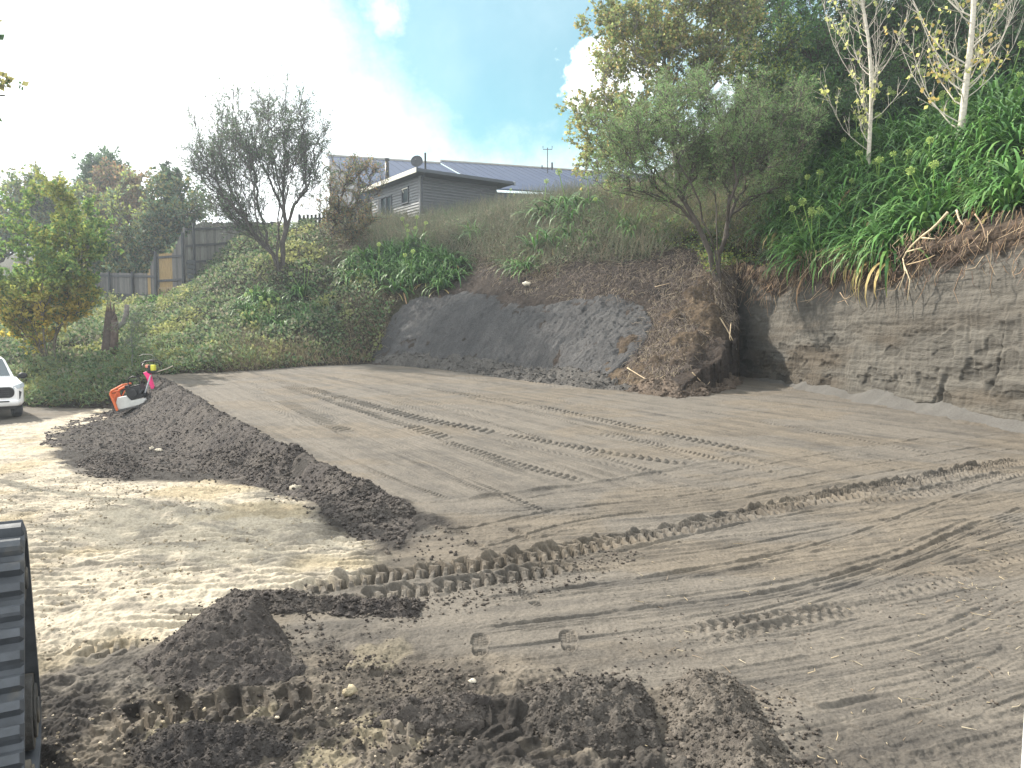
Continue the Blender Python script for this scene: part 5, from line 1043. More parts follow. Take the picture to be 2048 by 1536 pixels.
mb = MB(); pl = house.matrix_basis @ Vector((0.25, -0.2, 0)); mb.tube([(pl[0], pl[1], zr+0.1), (pl[0], pl[1], zr+1.22)], 0.055, 8, (0.10, 0.09, 0.09)); mb.box((pl[0], pl[1], zr+0.22), (0.2, 0.2, 0.1), col=(0.2, 0.2, 0.2)); o = mb.build('roof_pole', M['metal']); tag(o, 'short dark pole standing on the flat roof beside the dish', 'pole')

# big roof behind
ba = pix(655, 312, 66); bb = pix(1150, 346, 76); dv = Vector((bb[0]-ba[0], bb[1]-ba[1], 0)); L = dv.length; a2 = math.atan2(dv.y, dv.x); ztop = ba[2]
barn = empty('long_building', (ba[0], ba[1], 0), a2); tag(barn, 'long building with a blue-grey metal roof behind the small house', 'building')
zb = bb[2]
mb = MB(); w = 11.0; dzr = 4.2
def rq(x0, x1, off=0.0):
    z0 = ztop+(zb-ztop)*x0/L; z1 = ztop+(zb-ztop)*x1/L
    return [(x0, -w, z0-dzr+off), (x1, -w, z1-dzr+off), (x1, 0, z1+off), (x0, 0, z0+off), (x0, -w, z0-dzr+off-0.12), (x1, -w, z1-dzr+off-0.12), (x1, 0, z1+off-0.12), (x0, 0, z0+off-0.12)]
fb = [(0, 1, 2, 3), (7, 6, 5, 4), (0, 4, 5, 1), (1, 5, 6, 2), (2, 6, 7, 3), (3, 7, 4, 0)]
xm = L*0.42
for (x0, x1, of) in ((0, xm, 0.0), (xm+0.0, L+14, 0.22)): mb.add(rq(x0, x1, of), fb, (0.055, 0.09, 0.185))
x = 0.4
while x < L+13:                     # standing seams
    of = 0.0 if x < xm else 0.22; z = ztop+(zb-ztop)*x/L+of; mb.add([(x, -w+0.05, z-dzr), (x+0.05, -w+0.05, z-dzr), (x+0.05, -0.05, z), (x, -0.05, z), (x, -w+0.05, z-dzr+0.018), (x+0.05, -w+0.05, z-dzr+0.018), (x+0.05, -0.05, z+0.018), (x, -0.05, z+0.018)], [(4, 5, 6, 7), (0, 1, 5, 4), (1, 2, 6, 5), (2, 3, 7, 6), (3, 0, 4, 7)], (0.045, 0.075, 0.16)); x += 0.76
rfb = local(barn, 'roof', mb, 'roof')
mb = MB()
for (x0, x1, of) in ((0, xm, 0.0), (xm, L+14, 0.22)):
    z0 = ztop+(zb-ztop)*x0/L+of; z1 = ztop+(zb-ztop)*x1/L+of; mb.tube([(x0, 0, z0+0.04), (x1, 0, z1+0.04)], 0.13, 6, (0.62, 0.6, 0.55))
local(barn, 'ridge_cap', mb, 'roof', rfb)
mb = MB(); mb.add([(0.15, -w+0.4, 5), (L+13.5, -w+0.4, 5), (L+13.5, -w+0.4, ztop+(zb-ztop)*(L+13.5)/L-dzr), (0.15, -w+0.4, ztop-dzr)], [(0, 1, 2, 3)], (0.12, 0.14, 0.18)); mb.box((0.2, -w/2, 6+(ztop-6)/2-2.1), (0.2, w-1, ztop-9.5), col=(0.10, 0.11, 0.13)); mb.hull([(-w+0.4, ztop-dzr-0.3), (-0.05, ztop-0.3), (-0.05, 6), (-w+0.4, 6)], 0.12, 0.3, 0, (0.10, 0.11, 0.13)); local(barn, 'wall', mb, 'clad')
am = pix(1095, 345, 72); mb = MB(); ant = empty('antenna_mast', (am[0], am[1], am[2]-2.5)); tag(ant, 'thin antenna mast with forked arms above the long roof', 'antenna')
mb.tube([(0, 0, 0), (0, 0, 4.75)], 0.04, 6, (0.25, 0.25, 0.25)); local(ant, 'pole', mb, 'metal')
mb = MB(); mb.tube([(-0.42, 0, 4.9), (-0.42, 0, 4.6), (0.42, 0, 4.6), (0.42, 0, 4.9)], 0.035, 6, (0.3, 0.3, 0.3)); mb.tube([(-0.5, 0, 2.9), (0.35, 0, 2.9)], 0.03, 6, (0.3, 0.3, 0.3)); local(ant, 'cross_arm', mb, 'metal')

for q0, q1, r_ in (((0.42, 0, 2.75), (0.42, 0, 3.4), 0.09), ((-0.5, 0, 2.9), (-0.5, 0, 3.15), 0.06)):
    mb = MB(); mb.tube([q0, q1], r_, 8, (0.3, 0.3, 0.31)); local(ant, 'sensor', mb, 'metal')

# ------------------------------------------------------------------ timber fences
def fence_run(name, label, P0, P1, h, posts, bays_new=(), zs=None, pal=0.14, gap=0.0, rails=(0.2, 0.82), top=None, col=(0.20, 0.19, 0.18), newcol=(0.48, 0.33, 0.15), boards=None, postx=0.12, side=-1, jag=0.03, re=None):
    """P0, P1: base points; top(t): palings' top height above base line; posts: list of (t, height) """
    P0 = Vector(P0); P1 = Vector(P1); d = P1-P0; L = math.hypot(d.x, d.y); a = math.atan2(d.y, d.x); root = empty(name, P0, a); tag(root, label, 'fence', None); rg = random.Random(hash(label) % 999 if False else len(label))
    zz = lambda x: d.z*x/L; tp = top or (lambda t: h)
    mb = MB(); x = 0
    while x < L-0.02:
        t = x/L; kv = rg.uniform(0.72, 1.3); cc = newcol if any(p <= t <= q for p, q in bays_new) else tuple(q*kv for q in col); hh = tp(t)+rg.uniform(-jag, jag)
        b = zz(x)-0.15; mb.box((x+pal/2, 0, b+(hh+0.15)/2), (pal-0.008, 0.022, hh+0.15), col=cc); x += pal+gap
    local(root, 'palings', mb, 'wood')
    for r_ in rails:
        mb = MB(); h0_, h1_ = re or (tp(0), tp(1)); za = h0_*r_; zb_ = h1_*r_+d.z; 
        nrm = side*0.05; mb.add([(0, nrm-0.025, za-0.06), (L, nrm-0.025, zb_-0.06), (L, nrm+0.025, zb_-0.06), (0, nrm+0.025, za-0.06), (0, nrm-0.025, za+0.06), (L, nrm-0.025, zb_+0.06), (L, nrm+0.025, zb_+0.06), (0, nrm+0.025, za+0.06)], [(0, 3, 2, 1), (4, 5, 6, 7), (0, 1, 5, 4), (1, 2, 6, 5), (2, 3, 7, 6), (3, 0, 4, 7)], (0.11, 0.11, 0.12)); local(root, 'rail', mb, 'wood')
    for t, ph in posts:
        mb = MB(); mb.box((t*L, side*0.125, zz(t*L)+ph/2-0.3), (postx, 0.10, ph+0.6), col=(0.085, 0.09, 0.10)); local(root, 'post', mb, 'wood')
    return root
A0 = pix(185, 592, 47); A1 = pix(313, 598, 43.5); k44 = 44/F
fence_run('timber_fence', 'low level run of grey board fence, lowest of the stepped fence', A0, A1, 1.42, [(0.02, 1.45), (0.32, 1.5), (0.68, 1.5)], bays_new=((0.86, 0.91),), top=lambda t: 1.42 if t < 0.88 else 1.42+(t-0.88)/0.12*1.25, rails=(0.12, 0.88), re=(1.42, 1.42))
B0 = pix(316, 575, 43.4); B1 = pix(371, 572, 42.6)
fence_run('timber_fence', 'short raised fence bay with orange new palings, middle of the stepped fence', B0, B1, 1.8, [(0.0, 2.0), (1.0, 2.9)], bays_new=((0.05, 0.48),), top=lambda t: 1.85 if t < 0.55 else 1.85+(t-0.55)/0.45*1.5, rails=(0.2, 0.92), re=(1.8, 1.8))
C0 = pix(372, 545, 42.5); C1 = pix(560, 520, 46)
fence_run('timber_fence', 'tall weathered fence running uphill behind the shrub tree, highest of the stepped fence', C0, C1, 2.2, [(0.08, 2.65), (0.55, 2.4), (0.9, 2.3)], top=lambda t: 1.95+min(t/0.12, 1)*0.75-0.45*t, rails=(0.2, 0.55, 0.9), col=(0.25, 0.25, 0.23), jag=0.05, re=(2.6, 2.2))
# retaining boards below the middle bay
rw = pix(343, 585, 43.1); rw0 = empty('retaining_wall', (rw[0], rw[1]-0.15, rw[2]-0.55), math.atan2(B1[1]-B0[1], B1[0]-B0[0])); tag(rw0, 'new yellow timber retaining boards under the orange palings', 'retaining wall')
mb = MB()
for k in range(5): mb.box((0, 0, -0.5+0.3*k), (1.65, 0.05, 0.285), col=(0.46, 0.34, 0.19))
local(rw0, 'boards', mb, 'wood')
for x in (-0.75, -0.1, 0.6):
    mb = MB(); mb.box((x, -0.08, 0.0), (0.1, 0.09, 1.5), col=(0.30, 0.23, 0.14)); local(rw0, 'post', mb, 'wood')
st = pix(383, 555, 42.3); sw = empty('step_boards', (st[0], st[1], st[2]), 0.3); tag(sw, 'stack of dark horizontal boards between two tall fence posts', 'boards'); mb = MB()
for k in range(6): mb.box((0, 0, -0.5+0.27*k), (0.42, 0.08, 0.2), col=(0.10, 0.11, 0.12))
local(sw, 'board', mb, 'wood')
D0_ = pix(598, 486, 44.5); D1_ = pix(745, 470, 44.5)
fence_run('picket_fence', 'gappy dark picket fence against the sky behind the shrub tree', D0_, D1_, 1.55, [(0.02, 1.6), (0.35, 1.6), (0.68, 1.6)], pal=0.15, gap=0.075, col=(0.08, 0.075, 0.07), rails=(0.3, 0.8), jag=0.06)

# ------------------------------------------------------------------ broken trunk, sapling, sticks, rock
sp = on_hill(218, 722); s0 = empty('dead_trunk', sp); tag(s0, 'torn-off dead brown tree trunk with splintered top, left bank', 'tree stump')
k = sp[1]/F; mb = MB(); mb.tube([(0.0, 0, -0.3), (-0.02, 0, 0.5), (0.05, 0, 1.3), (0.12, 0, 1.95)], [0.26, 0.24, 0.20, 0.17], 12, (0.13, 0.10, 0.085))
rg = random.Random(3)
for i in range(11):
    a = i*0.57; mb.tube([(0.12+0.12*math.cos(a), 0.12*math.sin(a), 1.75), (0.12+0.15*math.cos(a)+rg.uniform(-.04, .04), 0.15*math.sin(a), 2.0+rg.random()*0.45)], [0.05, 0.006], 4, (0.24, 0.17, 0.12))
local(s0, 'trunk', mb, 'bark', smooth=True)
mb = MB(); mb.tube([(0.15, -0.1, -0.2), (0.30, -0.12, 0.8), (0.33, -0.1, 1.6)], [0.15, 0.15, 0.13], 10, (0.17, 0.125, 0.105)); mb.tube([(0.33, -0.1, 1.55), (0.38, -0.1, 1.85)], [0.12, 0.02], 5, (0.17, 0.125, 0.105)); local(s0, 'side_stem', mb, 'bark', smooth=True)
mb = MB(); mb.tube([(0.3, 0, 1.25), (0.62, 0, 1.5), (0.75, 0, 1.85), (0.78, 0, 2.2)], [0.10, 0.10, 0.095, 0.09], 10, (0.30, 0.27, 0.25)); mb.tube([(0.78, 0, 2.2), (0.78, 0, 2.215)], [0.088, 0.03], 10, (0.4, 0.34, 0.27)); local(s0, 'sawn_limb', mb, 'bark', smooth=True)
q = on_hill(266, 752); tree('sapling', 'thin pale sapling with drooping feathery twigs, right of the dead trunk', q, [((q[0], q[1], q[2]+1.7), (0.55, 0.5, 0.75), 1)], 91, trunk_r=0.022, bark=(0.30, 0.32, 0.28), nlimb=16, twigs=9, nleaf=1500, lsize=0.07, asp=0.2, cols=(GG, GR), tw_len=0.35, updir=-0.2, droop=0.5, attach=(0.4, 0.9), twig_r=0.004)
def stick(name, label, pts, r, col=(0.42, 0.34, 0.23), branches=(), cat='branch', mat='dry', lift=0.04):
    P = [Vector(on_hill(u, v))+Vector((-0.02, -lift, lift)) for u, v in pts]; mb = MB(); mb.tube([tuple(p) for p in smooth3([np.array(p) for p in P], 1)], [r*(1-0.6*i/(2*len(pts)-1)) for i in range(2*len(pts))], 6, col)
    for br in branches:
        Q = [Vector(on_hill(u, v))+Vector((0, -lift, lift)) for u, v in br]; mb.tube([tuple(p) for p in Q], [r*0.5*(1-0.6*i/len(br)) for i in range(len(br))], 5, col)
    return tag(mb.build(name, M[mat], smooth=True), label, cat)
def clstick(name, label, pts, r, col=(0.42, 0.34, 0.23), out=0.5, cat='root', branches=()):
    """a root lying on the cut face; each point is found where the view meets the face"""
    def onf(u, v):
        d = pixdir(u, v); ts = np.linspace(10, 45, 900); P = np.array(d)[None]*ts[:, None]+np.array([0, 0, CAMZ]); dc, _ = seg_sd(P[:, 0], P[:, 1], CL); i = int(np.argmax(dc > -out)); return P[i]
    mb = MB(); Q = smooth3([onf(*p) for p in pts], 1); mb.tube([tuple(p) for p in Q], [r*(1-0.6*i/len(Q)) for i in range(len(Q))], 6, col)
    for br in branches: Q = [onf(*p) for p in br]; mb.tube([tuple(p) for p in Q], [r*0.5*(1-0.5*i/len(Q)) for i in range(len(Q))], 5, col)
    return tag(mb.build(name, M['dry'], smooth=True), label, cat)
clstick('fallen_branch', 'long pale forked branch hanging down the lip of the cut face', [(1895,425),(1868,455),(1840,475),(1815,500),(1806,518)], 0.032, (0.50, 0.42, 0.28), 0.55, 'branch', [[(1840,475),(1870,478)],[(1815,503),(1845,495)],[(1806,516),(1810,545),(1798,580)],[(1808,530),(1820,560),(1815,600)]])
clstick('hanging_root', 'curved pale root on the topsoil right of the forked branch', [(1913,420),(1918,440),(1926,450)], 0.022, (0.55, 0.45, 0.33), 0.6)
clstick('hanging_root', 'thin hooked root near the right edge of the frame', [(1950,428),(1965,450),(1972,480)], 0.016, (0.34, 0.24, 0.16), 0.6)
clstick('hanging_root', 'spreading pair of thin roots on the topsoil, centre of the lip', [(1812,530),(1850,520),(1870,510)], 0.014, (0.42, 0.32, 0.2), 0.5, 'root', [[(1820,560),(1840,530)]])
clstick('hanging_root', 'small tuft of roots poking from the upper cut face', [(1680,585),(1690,600),(1700,590)], 0.012, (0.36, 0.27, 0.18), 0.5, 'root', [[(1690,600),(1675,605)],[(1690,600),(1697,612)]])
for i, (pts, lb, r_) in enumerate([([(1440,640),(1455,665),(1468,690),(1475,710)], 'long pale root hanging on the dark side of the spur', 0.02), ([(1462,650),(1458,690),(1480,715)], 'dark root beside the long pale root on the spur', 0.014),
     ([(1465,578),(1490,590),(1505,596)], 'pale root sticking out at the crest of the spur', 0.016), ([(1468,612),(1480,620)], 'short pale peg of root below the spur crest', 0.018), ([(1413,670),(1447,680)], 'thin pale root across the spur side', 0.012),
     ([(1255,740),(1290,762),(1308,770),(1330,755)], 'thin bent twig lying at the foot of the spur', 0.014), ([(1385,750),(1412,778),(1420,768)], 'pale twig at the front toe of the spur', 0.014), ([(1310,578),(1342,570)], 'short stick on the brown slope above the spur', 0.014)]):
    stick('exposed_root', lb, pts, r_*1.2, (0.46, 0.36, 0.24), cat='root', lift=0.07)
p = on_hill(1053, 571); mb = MB(); mb.sphere((0, 0, 0), 0.17, 14, 9, (1.0, 0.8, 0.6), (0.62, 0.56, 0.45)); me = mb.mesh('pale_rock', True); o = link('pale_rock', me, M['plain']); o.location = (p[0], p[1]-0.05, p[2]+0.06); tag(o, 'single pale rounded rock on the brown bank above the grey sand heap', 'rock')
for v_ in me.vertices: v_.co *= 1+0.16*math.sin(v_.co.x*40+v_.co.z*31)
def rock(u, v, r, label, col=(0.45, 0.41, 0.33), seed=0):
    p = on_floor(u, v); V, Fq, C = clods_into(np.array([[0, 0, 0.0]]), 1, r, r*1.01, seed, np.array(col), 0.5); V = V*(r/np.abs(V).max()); o = link('stone', npmesh('stone', V, Fq, C, True), M['soil']); o.location = (p[0], p[1], p[2]+r*0.35); tag(o, label, 'stone')
rock(305, 902, 0.085, 'pale stone on the dark bank, left of a pair', seed=1); rock(318, 905, 0.09, 'pale stone on the dark bank, right of a pair', seed=4); rock(590, 985, 0.09, 'pale stone at the edge of the dark bank, beside the clay', seed=6)
rock(945, 1368, 0.028, 'small whitish stone on the ridge, bottom centre', (0.6, 0.56, 0.46), 7); rock(700, 1393, 0.05, 'flat yellowish stone beside the lug prints, bottom centre-left', (0.45, 0.39, 0.27), 8); rock(1385, 1392, 0.02, 'tiny white stone on the right soil windrow', (0.6, 0.58, 0.5), 9)

# ------------------------------------------------------------------ utility truck at the left edge
fc = on_floor(-22, 842); yaw = math.atan2(-fc[1], -fc[0])+R(6)       # nose towards us
ute = empty('utility_truck', (fc[0], fc[1], fc[2]), yaw); tag(ute, 'white utility truck with black grille, cut off by the left frame edge', 'utility truck')
def loft(mb, secs, col=(1, 1, 1), cap=True):
    n = len(secs[0]); V = [p for s in secs for p in s]; Fq = []
    for i in range(len(secs)-1):
        for k in range(n): Fq.append((i*n+k, i*n+(k+1) % n, (i+1)*n+(k+1) % n, (i+1)*n+k))
    if cap: Fq += [tuple(range(n))[::-1], tuple(range((len(secs)-1)*n, len(secs)*n))]
    mb.add(V, Fq, col)
def sec(x, hw, z0, z1, r=0.10, n=5):
    o = []
    for cy, cz, a0 in ((hw-r, z1-r, 0), (-hw+r, z1-r, 90), (-hw+r, z0+r, 180), (hw-r, z0+r, 270)):
        for i in range(n): a = R(a0+90*i/(n-1)); o.append((x, cy+r*math.cos(a), cz+r*math.sin(a)))
    return o
# x forward; nose at x=0
mb = MB(); loft(mb, [sec(0.02, 0.70, 0.42, 0.98, 0.16), sec(-0.10, 0.86, 0.38, 1.05, 0.16), sec(-0.35, 0.925, 0.40, 1.09, 0.12), sec(-0.9, 0.93, 0.5, 1.13, 0.12), sec(-1.35, 0.93, 0.5, 1.18, 0.10), sec(-3.2, 0.93, 0.5, 1.18, 0.08), sec(-5.2, 0.92, 0.55, 1.12, 0.08)]); body = local(ute, 'body', mb, 'paint', smooth=True, bevel=0.01)
mb = MB(); loft(mb, [sec(-1.30, 0.82, 1.1, 1.2, 0.04), sec(-1.95, 0.70, 1.1, 1.72, 0.10), sec(-2.2, 0.68, 1.1, 1.78, 0.12), sec(-3.0, 0.68, 1.1, 1.76, 0.12), sec(-3.45, 0.74, 1.1, 1.2, 0.04)]); local(ute, 'cab', mb, 'paint', smooth=True)
mb = MB(); mb.add([(-1.33, -0.74, 1.215), (-1.33, 0.74, 1.215), (-1.93, 0.61, 1.71), (-1.93, -0.61, 1.71)], [(0, 1, 2, 3)]); mb.add([(-1.31, -0.74, 1.20), (-1.31, 0.74, 1.20), (-1.91, 0.61, 1.70), (-1.91, -0.61, 1.70)], [(0, 1, 2, 3)]); mb.add([(-1.29, -0.72, 1.215), (-1.29, 0.72, 1.215), (-1.89, 0.60, 1.715), (-1.89, -0.60, 1.715)], [(0, 1, 2, 3)]); w_ = local(ute, 'windscreen', mb, M['glass'])
mb = MB(); loft(mb, [sec(-0.05, 0.70, 0.62, 0.96, 0.13), sec(0.045, 0.62, 0.64, 0.94, 0.13)]); gr = local(ute, 'grille', mb, 'black', smooth=False)
mb = MB()
for z in (0.70, 0.76, 0.82, 0.88): mb.box((0.05, 0, z), (0.02, 1.02, 0.018), col=(1.6, 1.6, 1.6))
local(ute, 'grille_bar', mb, 'black', gr)
mb = MB(); loft(mb, [sec(-0.15, 0.84, 0.38, 0.58, 0.08), sec(0.07, 0.72, 0.40, 0.57, 0.08)]); bp_ = local(ute, 'bumper', mb, 'paint', smooth=True)
mb = MB(); mb.box((0.07, 0, 0.535), (0.03, 1.0, 0.035)); local(ute, 'lower_vent', mb, 'black', bp_)
mb = MB(); mb.box((-0.02, 0, 0.36), (0.12, 1.35, 0.12)); mb.box((-0.9, 0, 0.42), (1.6, 1.1, 0.2)); local(ute, 'underbody', mb, 'black')
for s in (-1, 1):
    mb = MB(); mb.add([(0.035, s*0.60, 0.87), (-0.02, s*0.80, 0.90), (-0.20, s*0.925, 0.94), (-0.22, s*0.905, 1.05), (-0.03, s*0.78, 1.02), (0.02, s*0.62, 0.97), (-0.1, s*0.60, 0.87), (-0.3, s*0.85, 0.94), (-0.3, s*0.85, 1.04), (-0.1, s*0.60, 0.97)], [(0, 1, 4, 5) if s > 0 else (5, 4, 1, 0), (1, 2, 3, 4) if s > 0 else (4, 3, 2, 1), (5, 4, 3, 8, 9), (0, 6, 7, 2, 1)]); hl = local(ute, 'headlight', mb, M['lens'])
    mb = MB(); mb.hull([(-0.02, 0.0), (0.10, 0.02), (0.13, 0.22), (0.07, 0.27)], -0.03, 0.05, 0); o = local(ute, 'fog_light_bezel', mb, 'black'); o.location = (-0.10, s*0.70, 0.57); o.scale = (1, s, 1); o.rotation_euler = (0, 0, -s*R(22))
    mb = MB(); mb.sphere((-1.42, s*1.06, 1.20), 0.13, 12, 8, (0.55, 1.0, 0.72), (1, 1, 1)); mb.box((-1.42, s*0.92, 1.16), (0.06, 0.2, 0.05)); local(ute, 'mirror', mb, 'black', smooth=True)
    for wx in (-0.88, -3.95):
        mb = MB(); pr = [(0.0, 0.39)]; V = []
        prof = [(-0.12, 0.22), (-0.125, 0.34), (-0.09, 0.385), (0, 0.39), (0.09, 0.385), (0.125, 0.34), (0.12, 0.22)]; nsg = 40; Fq = []
        for j in range(nsg):
            a = 2*math.pi*j/nsg
            for (yy, rr) in prof: rr2 = rr*(1-(0.02 if (j % 2 and abs(yy) < 0.1) else 0)); V.append((wx+rr2*math.cos(a), s*0.79+yy, 0.39+rr2*math.sin(a)))
        n_ = len(prof)
        for j in range(nsg):
            for q_ in range(n_-1): Fq.append((j*n_+q_, j*n_+q_+1, ((j+1) % nsg)*n_+q_+1, ((j+1) % nsg)*n_+q_))
        mb.add(V, Fq); wh = empty('wheel', (0, 0, 0)); wh.parent = ute; local(ute, 'tyre', mb, 'rubber', wh)
        mb = MB(); mb.tube([(wx, s*0.72, 0.39), (wx, s*0.875, 0.39)], 0.235, 20, (0.35, 0.35, 0.36)); local(ute, 'rim', mb, 'metal', wh)
# ------------------------------------------------------------------ compactor and the upright tool with the pink leg
cp = on_floor(262, 824); cm = empty('plate_compactor', (cp[0]+0.12, cp[1]+0.1, cp[2]+0.12), R(8)); tag(cm, 'orange and pale grey compacting machine with dark engine, tilted behind the soil bank', 'compactor')
k_ = 1.05; cm.rotation_euler = (0, R(-14), R(6))
def S(*a): return tuple(x*k_ for x in a)
OR = (0.62, 0.14, 0.045); GY = (0.50, 0.50, 0.48)
mb = MB(); mb.hull([(-0.42, 0.0), (0.42, 0.0), (0.55, 0.14), (0.52, 0.18), (0.38, 0.05), (-0.38, 0.05), (-0.50, 0.18), (-0.53, 0.14)], -0.28, 0.28, 1, (0.35, 0.34, 0.33)); o = local(cm, 'base_plate', mb, 'metal', bevel=0.008)
mb = MB(); mb.hull([(-0.44, 0.06), (0.30, 0.06), (0.40, 0.16), (0.34, 0.24), (0.0, 0.26), (-0.10, 0.44), (-0.36, 0.46), (-0.44, 0.3)], -0.24, 0.24, 1, GY); local(cm, 'body', mb, 'plain', bevel=0.02)
mb = MB()
for y in (-0.27, 0.27): mb.tube([(-0.44, y, 0.05), (-0.50, y, 0.62), (-0.44, y, 0.70), (-0.08, y, 0.80)], 0.038, 8, OR); mb.tube([(-0.47, y, 0.40), (-0.30, y, 0.62)], 0.02, 6, OR)
mb.tube([(-0.08, -0.27, 0.80), (-0.08, 0.27, 0.80)], 0.03, 8, OR); mb.tube([(-0.47, -0.27, 0.66), (-0.47, 0.27, 0.66)], 0.03, 8, OR); mb.box((-0.46, 0, 0.40), (0.03, 0.5, 0.42), col=OR); local(cm, 'guard_frame', mb, 'plain')
mb = MB(); mb.box((0.13, 0, 0.45), (0.44, 0.42, 0.36)); mb.box((0.18, 0, 0.66), (0.30, 0.34, 0.08)); mb.tube([(0.1, -0.22, 0.46), (0.1, -0.26, 0.46)], 0.14, 16); mb.box((-0.02, -0.1, 0.70), (0.14, 0.2, 0.12)); mb.tube([(0.3, -0.2, 0.4), (0.42, -0.2, 0.5)], 0.05, 10); local(cm, 'engine', mb, 'black', bevel=0.015)
mb = MB(); mb.tube([(0.02, 0, 0.64), (-0.04, 0, 0.80), (0.0, 0, 0.94), (0.14, 0, 1.0), (0.27, 0, 0.93), (0.30, 0, 0.78), (0.26, 0, 0.66)], 0.018, 8); mb.tube([(0.02, 0.16, 0.64), (0.02, 0.16, 0.82), (0.2, 0.16, 0.9), (0.3, 0.16, 0.7)], 0.014, 8); local(cm, 'lifting_loop', mb, 'black', smooth=True)
mb = MB(); mb.tube([(0.36, 0, 0.4), (0.55, 0, 0.72), (0.66, 0, 0.9)], 0.022, 8, (0.5, 0.52, 0.55)); local(cm, 'handle', mb, 'plain')
for o in cm.children: o.scale = (k_*0.94, k_, k_*0.88)
rp = on_floor(286, 800); rm = empty('tamping_rammer', (rp[0]+0.12, rp[1]+0.25, rp[2]+0.30), 0); rm.scale = (0.78, 0.78, 0.78); tag(rm, 'upright tamping rammer with pink leg and yellow body, at the end of the soil bank', 'rammer')
mb = MB(); mb.hull([(-0.24, 0.66), (-0.10, 0.70), (0.02, 0.62), (0.06, 0.38), (0.16, 0.0), (0.08, -0.03), (-0.06, 0.30), (-0.14, 0.50)], -0.09, 0.09, 1, (0.85, 0.05, 0.22)); local(rm, 'leg', mb, 'plain', bevel=0.02)
mb = MB(); mb.box((0.1, 0, -0.05), (0.2, 0.28, 0.06)); local(rm, 'foot', mb, 'black')
mb = MB(); mb.box((0.12, 0, 0.84), (0.2, 0.2, 0.24), col=(0.62, 0.60, 0.06)); local(rm, 'fuel_tank', mb, 'plain', bevel=0.05)
mb = MB(); mb.box((0.0, 0, 0.80), (0.14, 0.22, 0.30)); mb.box((0.1, 0, 0.68), (0.3, 0.2, 0.1)); local(rm, 'engine', mb, 'black', bevel=0.02)
mb = MB(); mb.box((-0.08, -0.02, 0.90), (0.12, 0.2, 0.12), col=(0.75, 0.30, 0.2)); local(rm, 'air_filter', mb, 'plain', bevel=0.03)
mb = MB(); mb.tube([(-0.28, -0.1, 0.88), (-0.26, -0.16, 1.02), (-0.05, -0.18, 1.12), (0.25, -0.18, 1.10), (0.42, -0.14, 1.02), (0.38, 0, 0.90), (0.42, 0.14, 1.02), (0.25, 0.18, 1.12), (-0.05, 0.18, 1.14), (-0.28, 0.1, 1.02)], 0.024, 8, closed=True); mb.tube([(0.15, 0, 1.25), (0.15, 0, 1.0)], 0.015, 6); local(rm, 'loop_handle', mb, 'black', smooth=True)
mb = MB(); mb.tube([(0.2, 0, 0.66), (0.65, 0, 0.80), (0.9, 0, 0.92)], 0.018, 6, (0.3, 0.25, 0.2)); mb.tube([(-0.45, 0.1, 1.30), (-0.3, 0.1, 1.36), (0.0, 0.1, 1.36), (0.1, 0.1, 1.28)], 0.014, 6, (0.25, 0.24, 0.22)); local(rm, 'control_rod', mb, 'plain')

# ------------------------------------------------------------------ rubber crawler track, bottom left
dir0 = Vector((pixdir(20, 1200).x, pixdir(20, 1200).y, 0)).normalized(); tb = Vector((dir0.x, dir0.y, 0))*3.25
trk_a = math.atan2(dir0.y, dir0.x)-R(4)
ct = empty('crawler_track', (tb.x+0.015, tb.y, 0.0), trk_a); tag(ct, 'black rubber crawler track with thick lugs and muddy inner side, at the bottom left corner', 'crawler track')
# local x: away from the camera, y: to the left, z: up.  outline of the belt in the x-z plane
OUT = [(-0.42, 0.20), (-0.40, 0.10), (-0.28, 0.02), (0.9, 0.02), (1.05, 0.08), (1.1, 0.22), (1.02, 0.36), (0.62, 1.06), (0.54, 1.17), (0.44, 1.21), (0.33, 1.17), (0.27, 1.08)]
def resample(P, step):
    P = P+[P[0]]; D = [0]
    for i in range(len(P)-1): D.append(D[-1]+math.hypot(P[i+1][0]-P[i][0], P[i+1][1]-P[i][1]))
    n = int(D[-1]/step); xs = np.linspace(0, D[-1], n, endpoint=False); return list(zip(np.interp(xs, D, [p[0] for p in P]), np.interp(xs, D, [p[1] for p in P]))), D[-1]/n
sm = [tuple(p) for p in smooth3([np.array(p) for p in OUT+OUT[:1]], 2)[:-1]]
pts, stp = resample(sm, 0.0105); n = len(pts); w0, w1 = -0.02, 0.34; mb = MB(); V = []; Fq = []; cx_ = sum(p[0] for p in pts)/n; cz_ = sum(p[1] for p in pts)/n
for i, (a, b) in enumerate(pts):
    pa = pts[i-1]; pb = pts[(i+1) % n]; tx, tz = pb[0]-pa[0], pb[1]-pa[1]; l = math.hypot(tx, tz); nx_, nz_ = tz/l, -tx/l
    if (a-cx_)*nx_+(b-cz_)*nz_ < 0: nx_, nz_ = -nx_, -nz_
    def lug(yy, ph):
        f = ((i*stp/0.088)+ph) % 1; return 0.038*min(1, max(0, (0.30-abs(f-0.5))/0.08))
    row = []
    ys = [w0, w0+0.012, w0+0.06, w0+0.20, w0+0.24, w0+0.30, w1-0.012, w1]
    for j, yy in enumerate(ys):
        h_ = 0 if j in (0, 7) else (lug(yy, 0.0) if yy < w0+0.22 else lug(yy, 0.5)); row.append((a+nx_*h_, yy, b+nz_*h_))
    row += [(a-nx_*0.035, w1, b-nz_*0.035), (a-nx_*0.035, w0, b-nz_*0.035)]; V += row
m_ = 10
for i in range(n):
    for j in range(m_): Fq.append((i*m_+j, i*m_+(j+1) % m_, ((i+1) % n)*m_+(j+1) % m_, ((i+1) % n)*m_+j))
mb.add(V, Fq); local(ct, 'belt', mb, 'rubber')
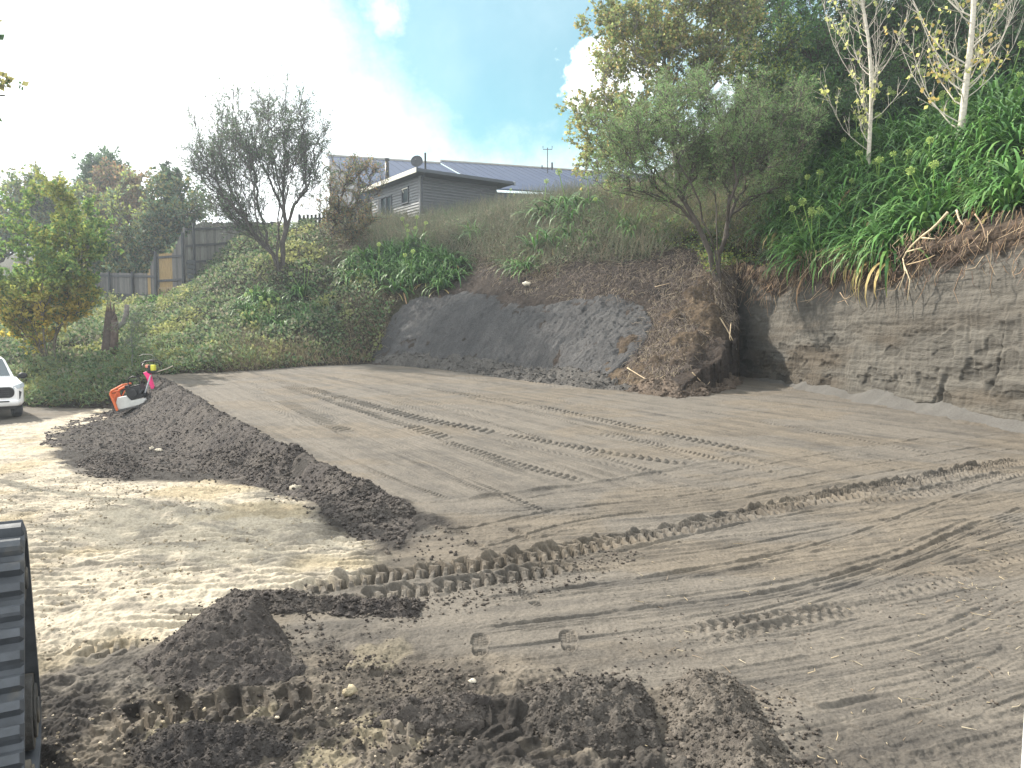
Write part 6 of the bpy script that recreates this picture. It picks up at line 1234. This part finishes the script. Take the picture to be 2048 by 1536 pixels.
mb = MB(); mb.hull([(-0.30, 0.16), (0.95, 0.16), (0.98, 0.30), (0.6, 0.55), (0.5, 0.95), (0.40, 0.95), (0.1, 0.55), (-0.30, 0.30)], 0.04, 0.12, 1, (1, 1, 1)); fr = local(ct, 'side_frame', mb, 'muddy', bevel=0.01)
for (a, b, r_, nm) in ((-0.22, 0.22, 0.165, 'idler'), (0.90, 0.24, 0.17, 'idler'), (0.43, 1.0, 0.13, 'drive_sprocket'), (0.2, 0.12, 0.075, 'roller'), (0.5, 0.12, 0.075, 'roller')):
    mb = MB(); mb.tube([(a, 0.0, b), (a, 0.10, b)], r_, 24); mb.tube([(a, -0.012, b), (a, 0.0, b)], r_*0.72, 24); mb.tube([(a, -0.022, b), (a, -0.012, b)], r_*0.35, 16); local(ct, nm, mb, 'muddy', bevel=0.006)

# white board sliver at the lower right edge
bw = pixdir(2041, 1480); t = 2.05; bp = Vector((bw.x*t*1.12+0.013, bw.y*t*1.12, 0)); wb = empty('white_board', (bp.x, bp.y, 0.0), 0); tag(wb, 'upright white board with a green mark at the lower right edge', 'board')
topz = CAMZ+pixdir(2041, 1384).z/pixdir(2041, 1384).y*bp.y
mb = MB(); mb.hull([(0.0, topz-0.9), (0.012, topz-0.02), (0.02, topz-0.005), (0.5, topz+0.02), (0.5, topz-0.9)], 0.0, 0.03, 1, (0.78, 0.80, 0.76)); o = local(wb, 'panel', mb, 'plain', bevel=0.004)
mb = MB(); mb.box((0.10, -0.0055, topz-0.10), (0.17, 0.005, 0.035), col=(0.10, 0.62, 0.42)); local(wb, 'green_mark', mb, 'plain')
print('LILIES', nl, nl2, nl3)

# ------------------------------------------------------------------ thin scattering volume added to suggest the veil of window-glass glare
mb = MB(); 
bpy.context.view_layer.update(); bl = np.array([[1e9]*3, [-1e9]*3])
for o in SC.objects:
    if o.type == 'MESH':
        for c in o.bound_box: w_ = o.matrix_world @ Vector(c); bl[0] = np.minimum(bl[0], w_); bl[1] = np.maximum(bl[1], w_)
print('BBOX', bl.tolist()); bl[0] -= 1.0; bl[1] += 1.0
mb.box(tuple((bl[0]+bl[1])/2), tuple(bl[1]-bl[0])); hz_m = bpy.data.materials.new('glare_volume'); hz_m.use_nodes = True; t_ = hz_m.node_tree; t_.nodes.clear()
vo = N(t_, 'ShaderNodeVolumePrincipled'); vo.inputs['Color'].default_value = (0.80, 0.90, 1.0, 1); vo.inputs['Density'].default_value = 0.0010; vo.inputs['Anisotropy'].default_value = 0.5
oo = N(t_, 'ShaderNodeOutputMaterial'); t_.links.new(vo.outputs[0], oo.inputs['Volume']); tag(mb.build('glare_haze', hz_m), kind='stuff')
